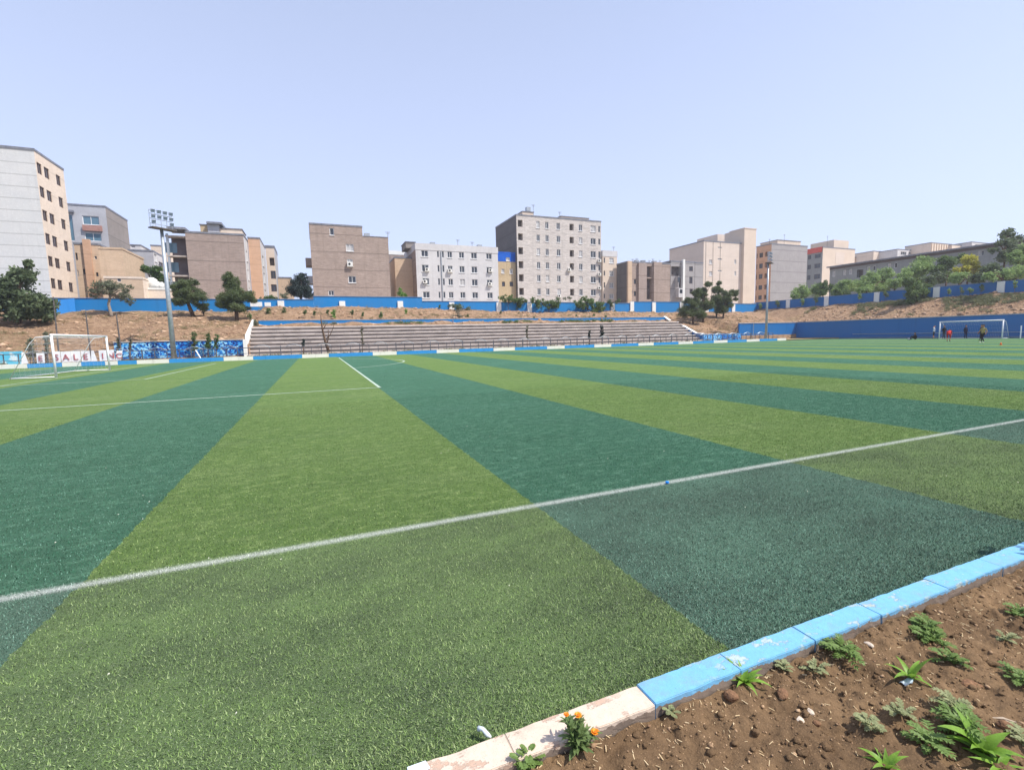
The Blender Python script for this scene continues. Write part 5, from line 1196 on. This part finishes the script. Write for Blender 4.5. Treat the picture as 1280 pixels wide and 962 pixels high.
person('person in dark clothes standing at the left post of the far goal', gp(1179.5, 423.5), 150, (C_BLACK, C_GREY, SH_D, True, True), dict(wrL=(-.2, .2, 1.0), wrR=(.22, .15, .98)), PGp)
person('person in a red shirt and red shorts bending forward with hands to the knees', gp(1185.5, 427), -70, (C_RED, C_RED, SH_D, False, False),
       dict(pelvis=(0, -.12, .86), belly=(0, .02, .98), chest=(0, .18, 1.10), neck=(0, .36, 1.17), jaw=(0, .44, 1.17), head=(0, .52, 1.19), crown=(0, .60, 1.22), nose=(0, .54, 1.08), shL=(-.17, .28, 1.12), elL=(-.2, .26, .84), wrL=(-.15, .16, .60), shR=(.17, .28, 1.12), elR=(.2, .26, .84), wrR=(.15, .16, .60), hpL=(-.1, -.13, .82), hpR=(.1, -.13, .82), knL=(-.13, .06, .48), knR=(.13, .06, .48)), PGp)
person('person in a navy top and navy trousers standing inside the far goal', gp(1206.5, 422.5), 160, (C_NAVY, C_NAVY, SH_D, True, True), dict(knL=(-.12, .03, .49), anL=(-.15, 0, .09), toL=(-.18, .15, .03)), PGp)
person('person in a khaki top and black trousers stepping with white shoes', gp(1228, 428.5), 75, (C_KHAKI, C_BLACK, SH_W, True, False), dict(knL=(-.10, .20, .52), anL=(-.10, .30, .10), toL=(-.11, .47, .06), knR=(.10, -.06, .50), anR=(.10, -.30, .13), toR=(.11, -.16, .03), elL=(-.24, -.12, 1.14), wrL=(-.23, -.02, .92), elR=(.24, .08, 1.14), wrR=(.22, .26, 1.0)), PGp)
person('person in dark grey clothes walking just behind the one in the khaki top', gp(1226.0, 426.0), 60, (C_GREY, C_BLACK, SH_D, True, True), dict(knL=(-.10, .14, .51), anL=(-.10, .18, .10), toL=(-.11, .34, .05), knR=(.10, -.02, .49), anR=(.10, -.2, .10), toR=(.11, -.05, .03)), PGp)
person('person in black sitting on the turf with knees up beside a ball', gp(1143.5, 424.6), 60, (C_BLACK, C_BLACK, SH_D, True, True),
       dict(pelvis=(0, -.1, .13), belly=(0, -.12, .28), chest=(0, -.08, .48), neck=(0, -.02, .67), jaw=(0, .02, .74), head=(0, .03, .83), crown=(0, .02, .91), nose=(0, .125, .80), shL=(-.17, -.05, .60), elL=(-.27, .12, .42), wrL=(-.12, .34, .46), shR=(.17, -.05, .60), elR=(.27, .12, .42), wrR=(.12, .34, .46), hpL=(-.1, -.06, .13), knL=(-.16, .36, .46), anL=(-.12, .50, .09), toL=(-.13, .68, .04), hpR=(.1, -.06, .13), knR=(.16, .36, .46), anR=(.12, .50, .09), toR=(.13, .68, .04)), PGp)
# ball, cone
bm = bmesh.new(); bmesh.ops.create_icosphere(bm, subdivisions=3, radius=.11); me = bpy.data.meshes.new('football'); 
bm.faces.ensure_lookup_table()
for f in bm.faces: f.material_index = 1 if noise.noise(f.calc_center_median() * 14) > .25 else 0; f.smooth = True
bm.to_mesh(me); bm.free(); me.materials.append(C_WHITE); me.materials.append(C_GREY)
q = gp(1135.5, 424.6); o = bpy.data.objects.new('football', me); COL.objects.link(o); o.location = (q[0], q[1], .115); tag(o, 'white football on the turf beside the sitting person in black', 'ball')
q = gp(1251, 431); t = thing('training_cone', 'small orange training cone on the turf near the person in khaki', 'cone', q)
m = MB(); m.tube([(q[0], q[1], .02), (q[0], q[1], .22)], [.08, .02], 14); part('cone', m, cloth('orange_plastic', 235, 120, 70), t, True)
m = MB(); m.box(q[0] - .1, q[1] - .1, .004, q[0] + .1, q[1] + .1, .022); part('base', m, cloth('orange_base', 215, 105, 60), t)

# ------------------------------------------------------------------ weeds, flowers, stones and litter near the camera
def leaf_strip(mb, base, az, L, W_, rise, droop, nseg=5, fold=.25, mi=0, shape=.45):
    d = Vector((math.cos(az), math.sin(az), 0)); s_ = Vector((-d.y, d.x, 0)); b = Vector(base); pts = []
    th = rise; p = b.copy()
    for i in range(nseg + 1):
        f = i / nseg; w_ = W_ * (math.sin(math.pi * min(1, f * .94 + .06) ** shape) ** .9) * .5 if f < 1 else 0
        up = Vector((0, 0, 1)) * math.cos(th) - d * math.sin(th); pts.append((p + s_ * w_ + up * w_ * fold, p.copy(), p - s_ * w_ + up * w_ * fold))
        p = p + (d * math.cos(th) + Vector((0, 0, 1)) * math.sin(th)) * (L / nseg); th -= droop / nseg
    i0 = len(mb.v)
    for a, c, e in pts: mb.v += [tuple(a), tuple(c), tuple(e)]
    for i in range(nseg):
        k_ = i0 + i * 3; mb.f += [(k_, k_ + 1, k_ + 4, k_ + 3), (k_ + 1, k_ + 2, k_ + 5, k_ + 4)]; mb.mi += [mi, mi]
def pinnate(mb, base, az, L, rise, droop, n=6, lw=.02, mi=0):
    d = Vector((math.cos(az), math.sin(az), 0)); th = rise; p = Vector(base); prev = p.copy(); rach = [p.copy()]
    for i in range(n):
        p = p + (d * math.cos(th) + Vector((0, 0, 1)) * math.sin(th)) * (L / n); th -= droop / n; rach.append(p.copy())
        if i >= 1:
            ll = L * .38 * math.sin(math.pi * (i + .8) / (n + 1.2))
            for sg in (-1, 1): leaf_strip(mb, p, az + sg * random.uniform(.8, 1.15), ll, lw, th * .5 + .25, .5, 3, .2, mi)
    leaf_strip(mb, p, az, L * .25, lw, th, .3, 3, .2, mi); mb.tube(rach, .0016, 4, mi, cap=False)
L_ROS = m_leaf('rosette_leaf', (.11, .22, .025), (.20, .34, .05), 14, .35, .45); L_FEA = m_leaf('feathery_leaf', (.085, .145, .032), (.15, .225, .062), 14, .3, .5); L_PALE = m_leaf('pale_weed_leaf', (.17, .19, .09), (.26, .28, .14), 14, .3, .6)
L_STEM = NT('flower_stem').done((.10, .17, .05), .6, .3)
def weed_at(px, py): 
    q = onZ(px, py, .03); return Vector((q.x, q.y, soil_z(q.x, q.y) - .003))
def rosette(label, px, py, size, n=12, mat_=None, wide=.26, rise=(.5, 1.2), cat='weed'):
    b = weed_at(px, py); t = thing('broadleaf_weed', label, cat, tuple(b)); mb = MB()
    for i in range(n):
        az = i * 2.4 + random.uniform(-.3, .3); L = size * random.uniform(.65, 1.1); leaf_strip(mb, b + Vector((math.cos(az), math.sin(az), 0)) * .006, az, L, L * wide * random.uniform(.8, 1.2), random.uniform(*rise), random.uniform(.5, 1.5), 6, .3)
    part('leaves', mb, mat_ or L_ROS, t, True); return t
def feathery(label, px, py, size, n=16, mat_=None, stems=3, lw=.012):
    size *= .82
    b = weed_at(px, py); t = thing('feathery_weed', label, 'weed', tuple(b)); mb = MB()
    for s in range(stems):
        c = b + Vector((random.uniform(-.3, .3) * size * (stems > 1), random.uniform(-.25, .25) * size * (stems > 1), 0)); h = size * random.uniform(.15, .5)
        for i in range(n // stems + 2):
            az = i * 2.4 + random.uniform(-.4, .4); pinnate(mb, c + Vector((0, 0, h * i / (n / stems + 2))), az, size * random.uniform(.5, .85), random.uniform(.5, 1.25), random.uniform(.5, 1.3), 5, lw)
    part('leaves', mb, mat_ or L_FEA, t, True); return t
random.seed(21)
rosette('bright green rosette weed against the blue kerb, nearest the white block', 930, 861, .115, 15)
feathery('small pale weed at the kerb between the two larger kerb weeds', 976, 846, .08, 10, L_PALE, 2)
feathery('thin pale weed in dry soil left of the dark kerb weed', 1018, 843, .09, 9, L_PALE, 2)
feathery('dark green feathery weed against the middle of the blue kerb', 1051, 823, .15, 26, None, 3)
feathery('large feathery clump behind the long leaved rosette', 1158, 792, .12, 26, None, 4)
feathery('second feathery clump just below the largest one', 1166, 806, .12, 24, None, 3)
feathery('small feathery plant at the lower right of the feathery clumps', 1186, 830, .10, 20, None, 3)
rosette('long leaved bright rosette right of the grey litter scrap', 1138, 848, .15, 10, None, .2, (.35, 1.3))
feathery('yellowish spreading weed below the long leaved rosette', 1186, 882, .11, 18, L_PALE, 3)
feathery('pale low feathery weed left of the two rosettes at the bottom', 1122, 898, .08, 12, L_PALE, 2)
feathery('grey green low weed at the lower middle of the soil bed', 1084, 914, .09, 14, L_PALE, 2)
feathery('big dark feathery weed beside the glossy rosette at the bottom right', 1196, 916, .14, 28, None, 4)
rosette('glossy broad leaved rosette at the bottom right of the bed', 1226, 938, .17, 14, None, .34, (.4, 1.3))
rosette('small bright weed at the bottom edge of the soil bed', 1108, 958, .10, 9)
feathery('dim feathery weed left of the glossy rosette', 1160, 930, .12, 18, None, 3)
feathery('green feathery weed cut by the right edge of the view', 1278, 852, .11, 20, None, 3)
feathery('leafy weed at the right edge near the kerb shadow', 1272, 768, .10, 16, None, 3)
rosette('yellow green trailing weed in the bottom right corner', 1250, 960, .14, 8, None, .2, (.1, .6))
feathery('sparse weed cut by the right edge low down', 1276, 925, .09, 10, L_PALE, 2)
feathery('small leafy weed below the white kerb left of the flowers', 655, 968, .10, 24, None, 3, .018)
feathery('flat dry weed near the end of the white kerb', 838, 905, .05, 8, L_PALE, 2)
feathery('faint dry weed close to the blue kerb bend', 1114, 770, .07, 8, L_PALE, 2)
feathery('thin weed on dark soil near the right edge', 1262, 802, .08, 8, L_PALE, 2)
# marigold with three orange flowers
b = weed_at(722, 950); t = thing('marigold_plant', 'leafy marigold with three orange flowers growing beside the white kerb', 'flower', tuple(b))
M_PET = m_leaf('orange_petals', (.75, .22, .015), (.85, .32, .02), 40, .3, .5); M_EYE = NT('flower_eye').done((.45, .13, .02), .7, .2)
mb = MB(); heads = [(708, 893, .8), (722.5, 894, 1.15), (744, 915, 1.2)]
stem_tops = []
for px, py, s_ in heads:
    yy = b.y + random.uniform(-.01, .012); q = onY(px, py, yy); stem_tops.append((q, s_)); mid = (b + q) / 2 + Vector((random.uniform(-.01, .01), 0, .01)); mb.tube([b, mid, q], [.0045, .0038, .003], 6)
for _ in range(3):
    q = b + Vector((random.uniform(-.05, .05), random.uniform(-.03, .03), random.uniform(.1, .16))); mb.tube([b, (b + q) / 2, q], [.0045, .0038, .003], 6)
    stem_tops.append((q, 0))
part('stem', mb, L_STEM, t, True)
mb = MB()
for q, s_ in stem_tops:
    for i in range(22):
        f = random.uniform(.02, .93 if not s_ else .86); p = b.lerp(q, f); az = i * 2.4 + random.uniform(-.4, .4); L = lerp(.085, .04, f) * random.uniform(.7, 1.1); leaf_strip(mb, p, az, L, L * .30, random.uniform(.5, 1.15), random.uniform(.3, 1.0), 5, .3, shape=.8)
part('leaves', mb, m_leaf('marigold_leaf', (.085, .135, .045), (.15, .21, .08), 14, .3, .5), t, True)
for q, s_ in stem_tops[:3]:
    mb = MB(); r = .017 * s_
    tl = Vector((-.15, -.35, 1)).normalized()
    for ring, (nn, rr, ri) in enumerate(((15, 1.0, .35), (12, .75, .7))):
        for i in range(nn): leaf_strip(mb, q + tl * (.002 * ring), i * 2 * math.pi / nn + ring * .2, r * rr, r * .34, ri, .3, 3, .1, shape=1.2)
    o = part('flower', mb, M_PET, t, True); mb = MB(); mb.tube([q - Vector((0, 0, .006)), q + Vector((0, 0, .002)), q + Vector((0, 0, .006))], [.004, r * .36, r * .22], 10); part('flower_eye', mb, M_EYE, o, True)

def rock(label, px, py, s_, col, name='stone', cat='stone', sq=(1, .8, .6), seed=0, group=None):
    b = weed_at(px, py); bm = bmesh.new(); bmesh.ops.create_icosphere(bm, subdivisions=3, radius=s_)
    for v in bm.verts:
        n_ = noise.noise(v.co / s_ * 1.1 + Vector((seed, 0, 0))); v.co = Vector((v.co.x * sq[0], v.co.y * sq[1], v.co.z * sq[2])) * (1 + .28 * n_ + .08 * noise.noise(v.co / s_ * 4))
    me = bpy.data.meshes.new(name); bm.to_mesh(me); bm.free(); me.materials.append(col); o = bpy.data.objects.new(name, me); COL.objects.link(o); o.location = (b.x, b.y, b.z + s_ * sq[2] * .45); o.rotation_euler = (0, 0, seed * 1.3); return tag(o, label, cat, group)
M_ST1 = m_noisy('pale_stone', srgb(176, 160, 142), srgb(205, 192, 176), 40, .9, .2, 4, .2); M_ST2 = m_noisy('clod_of_soil', srgb(104, 78, 60), srgb(138, 106, 80), 60, .95, .1, 5, .6); M_ST3 = m_noisy('grey_stone', srgb(110, 102, 96), srgb(140, 132, 124), 50, .9, .2, 4, .3)
rock('pale egg shaped stone lying alone in the middle of the soil bed', 1013, 890, .018, M_ST1, seed=1)
rock('dark earth clod below the bright rosette at the kerb', 914, 880, .032, M_ST2, 'soil_clod', 'clod', (1, .9, .8), 2)
rock('rounded earth clod left of the pale egg shaped stone', 978, 874, .026, M_ST2, 'soil_clod', 'clod', (1.2, .9, .6), 3)
rock('small earth clod just below the pale egg shaped stone', 1021, 903, .015, M_ST2, 'soil_clod', 'clod', (1, .9, .7), 4)
rock('grey stone jammed against the kerb joint', 1113, 771, .016, M_ST3, seed=5)
rock('pale stone beside the dark kerb weed', 1086, 812, .018, M_ST1, seed=6, sq=(1.3, .8, .6))
rock('flat dark stone right of the small feathery plant', 1211, 856, .035, M_ST2, 'soil_clod', 'clod', (1.5, .9, .45), 7)
rock('tan stone near the bottom of the kerb dry patch', 1000, 899, .016, M_ST1, seed=8, sq=(1.4, 1, .5))
rock('earth clod at the bottom right of the bed under the wood scrap', 1258, 912, .026, M_ST2, 'soil_clod', 'clod', (1.3, .8, .6), 9)
# loose crumbs and straw: nobody could count them
rg = np.random.default_rng(9); Vc = []; Fc = []
ico = bmesh.new(); bmesh.ops.create_icosphere(ico, subdivisions=1, radius=1); iv = np.array([v.co for v in ico.verts]); fi = np.array([[v.index for v in f.verts] for f in ico.faces]); ico.free()
n_ = 2600
for i in range(n_):
    x = rg.uniform(.25, 5.2); y = 1.54 - abs(rg.normal(0, .42)) if rg.random() < .6 else rg.uniform(.2, 1.54)
    if y < .15: continue
    s_ = rg.uniform(.0018, .0052) * (1 + 1.6 * (rg.random() < .04)); q = iv * (1 + rg.normal(0, .34, (len(iv), 1))) * s_ * np.array([1, 1, .7]) + np.array([x, y, soil_z(x, y) + s_ * .3]); Fc.append(fi + len(iv) * len(Vc)); Vc.append(q)
ico = bmesh.new(); bmesh.ops.create_icosphere(ico, subdivisions=2, radius=1); iv = np.array([v.co for v in ico.verts]); fi = np.array([[v.index for v in f.verts] for f in ico.faces]); ico.free()
Vd, Fd = [], []
for i in range(4200):
    x = rg.uniform(.3, 5.4); y = rg.uniform(.2, 1.53); s_ = min(.026, rg.lognormal(-5.15, .55)); o3 = Vector(rg.uniform(-50, 50, 3))
    q = np.array([v * (1 + .75 * noise.noise(Vector(v) * 1.2 + o3) + .35 * noise.noise(Vector(v) * 3.4 + o3)) for v in iv]) * s_ * np.array([1, rg.uniform(.65, 1), rg.uniform(.45, .8)])
    Fd.append(fi + len(iv) * len(Vd)); Vd.append(q + np.array([x, y, soil_z(x, y) + s_ * .12]))
struct('soil_clods', np_mesh('soil_clods', np.concatenate(Vd), np.concatenate(Fd), M_SOIL), None, kind='stuff')
struct('soil_crumbs', np_mesh('soil_crumbs', np.concatenate(Vc), np.concatenate(Fc), m_noisy('soil_crumb', srgb(120, 92, 70), srgb(186, 158, 126), 30, .95, .1, 3)), None, kind='stuff')
mb = MB()
for i in range(520):
    x = rg.uniform(.3, 5.0); y = 1.54 - abs(rg.normal(0, .3)); 
    if y < .2: continue
    a = rg.uniform(0, 6.28); L = rg.uniform(.008, .03); z = soil_z(x, y) + .004; d = Vector((math.cos(a), math.sin(a), rg.uniform(-.1, .25))) * L; mb.tube([(x, y, z), Vector((x, y, z)) + d], [rg.uniform(.0008, .002)] * 2, 4)
struct('straw_litter', mb, m_noisy('straw', srgb(200, 172, 128), srgb(226, 206, 168), 20, .85, .2, 2), kind='stuff')
# wood scrap, litter on the bed, plastic on the turf, blue cap on the touchline
b = weed_at(1256, 900); m = MB()
for (x0, y0_), (x1, y1_), wd in (((-.03, .03), (.03, -.025), .006), ((-.036, .01), (.018, -.035), .005)):
    m.tube([b + Vector((x0, y0_, .008)), b + Vector(((x0 + x1) / 2, (y0_ + y1_) / 2 + .004, .014)), b + Vector((x1, y1_, .010))], [wd * .5, wd, wd * .4], 6)
solo('wood_scrap', m, m_noisy('weathered_wood', srgb(160, 142, 122), srgb(188, 172, 152), 30, .9, .2, 3), 'pair of pale splintered wood scraps on the soil at the right', 'wood scrap', tuple(b))
b = weed_at(1131, 850); bm = bmesh.new(); bmesh.ops.create_grid(bm, x_segments=8, y_segments=4, size=1)
for v in bm.verts: v.co = Vector((b.x + v.co.x * .045, b.y - .012 + v.co.y * .014, b.z + .012 + noise.noise(v.co * 2.2) * .008 + .006 * math.cos(v.co.y * 2)))
me = bpy.data.meshes.new('litter_scrap'); bm.to_mesh(me); bm.free(); me.materials.append(m_noisy('grey_wrapper', srgb(160, 180, 195), srgb(205, 215, 222), 20, .35, .5, 2)); 
for p in me.polygons: p.use_smooth = True
o = bpy.data.objects.new('litter_scrap', me); COL.objects.link(o); tag(o, 'crumpled grey wrapper on the soil by the long leaved rosette', 'litter'); md = o.modifiers.new('t', 'SOLIDIFY'); md.thickness = .0015
p0, p1 = onZ(598, 910, .05), onZ(614, 921, .03); m = MB(); p0 = Vector((p0.x, p0.y, .05))
m.tube([p0, p0.lerp(p1, .35) + Vector((0, 0, .012)), p0.lerp(p1, .7), p1], [.012, .009, .011, .005], 8, cap=False)
M_PLA = m_noisy('cloudy_plastic', srgb(190, 205, 212), srgb(220, 226, 230), 30, .3, .5, 3)
o = solo('plastic_scrap', m, M_PLA, 'twisted whitish plastic scrap lying on the turf against the white kerb', 'litter', tuple(p1), smooth=True)
md = o.modifiers.new('t', 'SOLIDIFY'); md.thickness = .002
q = onZ(834, 604.5, .0); m = MB(); m.tube([(q.x, q.y, .01), (q.x, q.y, .028), (q.x, q.y, .03)], [.02, .02, .017], 16)
solo('bottle_cap', m, cloth('bright_blue_plastic', 40, 140, 235), 'bright blue cap lying on the near white touchline', 'litter', (q.x, q.y, 0))
p0 = onZ(520, 961, .125); m = MB(); m.prism([p0 + Vector((-.03, -.03, 0)), p0 + Vector((.05, -.02, .002)), p0 + Vector((.04, .015, .004)), p0 + Vector((-.03, .02, 0))], (0, 0, .004))
solo('paper_scrap', m, M_PLA, 'flat whitish scrap on top of the white kerb at the bottom edge', 'litter', tuple(p0))
# white and yellow specks of fluff on the turf
mb = MB()
for i in range(60):
    y = rg.uniform(1.75, 9); x = rg.uniform(-6, 12); s_ = rg.uniform(.003, .007); mb.prism([(x - s_, y - s_ * .5, .03), (x + s_, y - s_ * .3, .032), (x + s_ * .4, y + s_ * .7, .034)], (0, 0, .004))
struct('turf_fluff', mb, m_noisy('fluff', srgb(215, 214, 200), srgb(232, 228, 205), 3, .9), kind='stuff')
# shrub just outside the right edge whose shade falls across the kerb
SEED[0] += 1; rgs = np.random.default_rng(77)
bb = Vector((5.35, 1.0, 0)); t = thing('bedside_shrub', 'leafy shrub growing in the bed just outside the right edge', 'shrub', tuple(bb))
Vv, Q = leaves(scatter_blobs([((5.35, 1.02, 1.1), .42, .34, .34), ((5.7, .95, .9), .4, .35, .3)], 12, .32, rgs), .5, .10, .4, rgs); part('foliage', np_mesh('foliage', Vv, Q, LEAF_BROAD, tuple(bb)), None, t)
m = MB(); m.tube([bb, bb + Vector((.03, 0, .6)), bb + Vector((0, .02, 1.2))], [.03, .025, .012], 7)
for i in range(9):
    a = i * 2.4; m.tube([bb + Vector((.02, 0, .4 + .07 * i)), bb + Vector((math.cos(a) * .35, math.sin(a) * .3, .75 + .07 * i))], [.012, .004], 5)
part('stem', m, M_BARK, t, True)

# ------------------------------------------------------------------ summer haze: one closed box of thin even air round the whole place
k = NT('haze_air'); k.t.nodes.remove(k.b); pv = k.n('VolumePrincipled'); pv.inputs['Color'].default_value = (.93, .95, 1.0, 1); pv.inputs['Density'].default_value = .00055; pv.inputs['Anisotropy'].default_value = .35
k.l(pv.outputs[0], k.out.inputs['Volume'])
mb = MB(); mb.box(-3020, -3020, -1.2, 3020, 3020, 42); struct('haze', mb, k.m, kind='stuff')
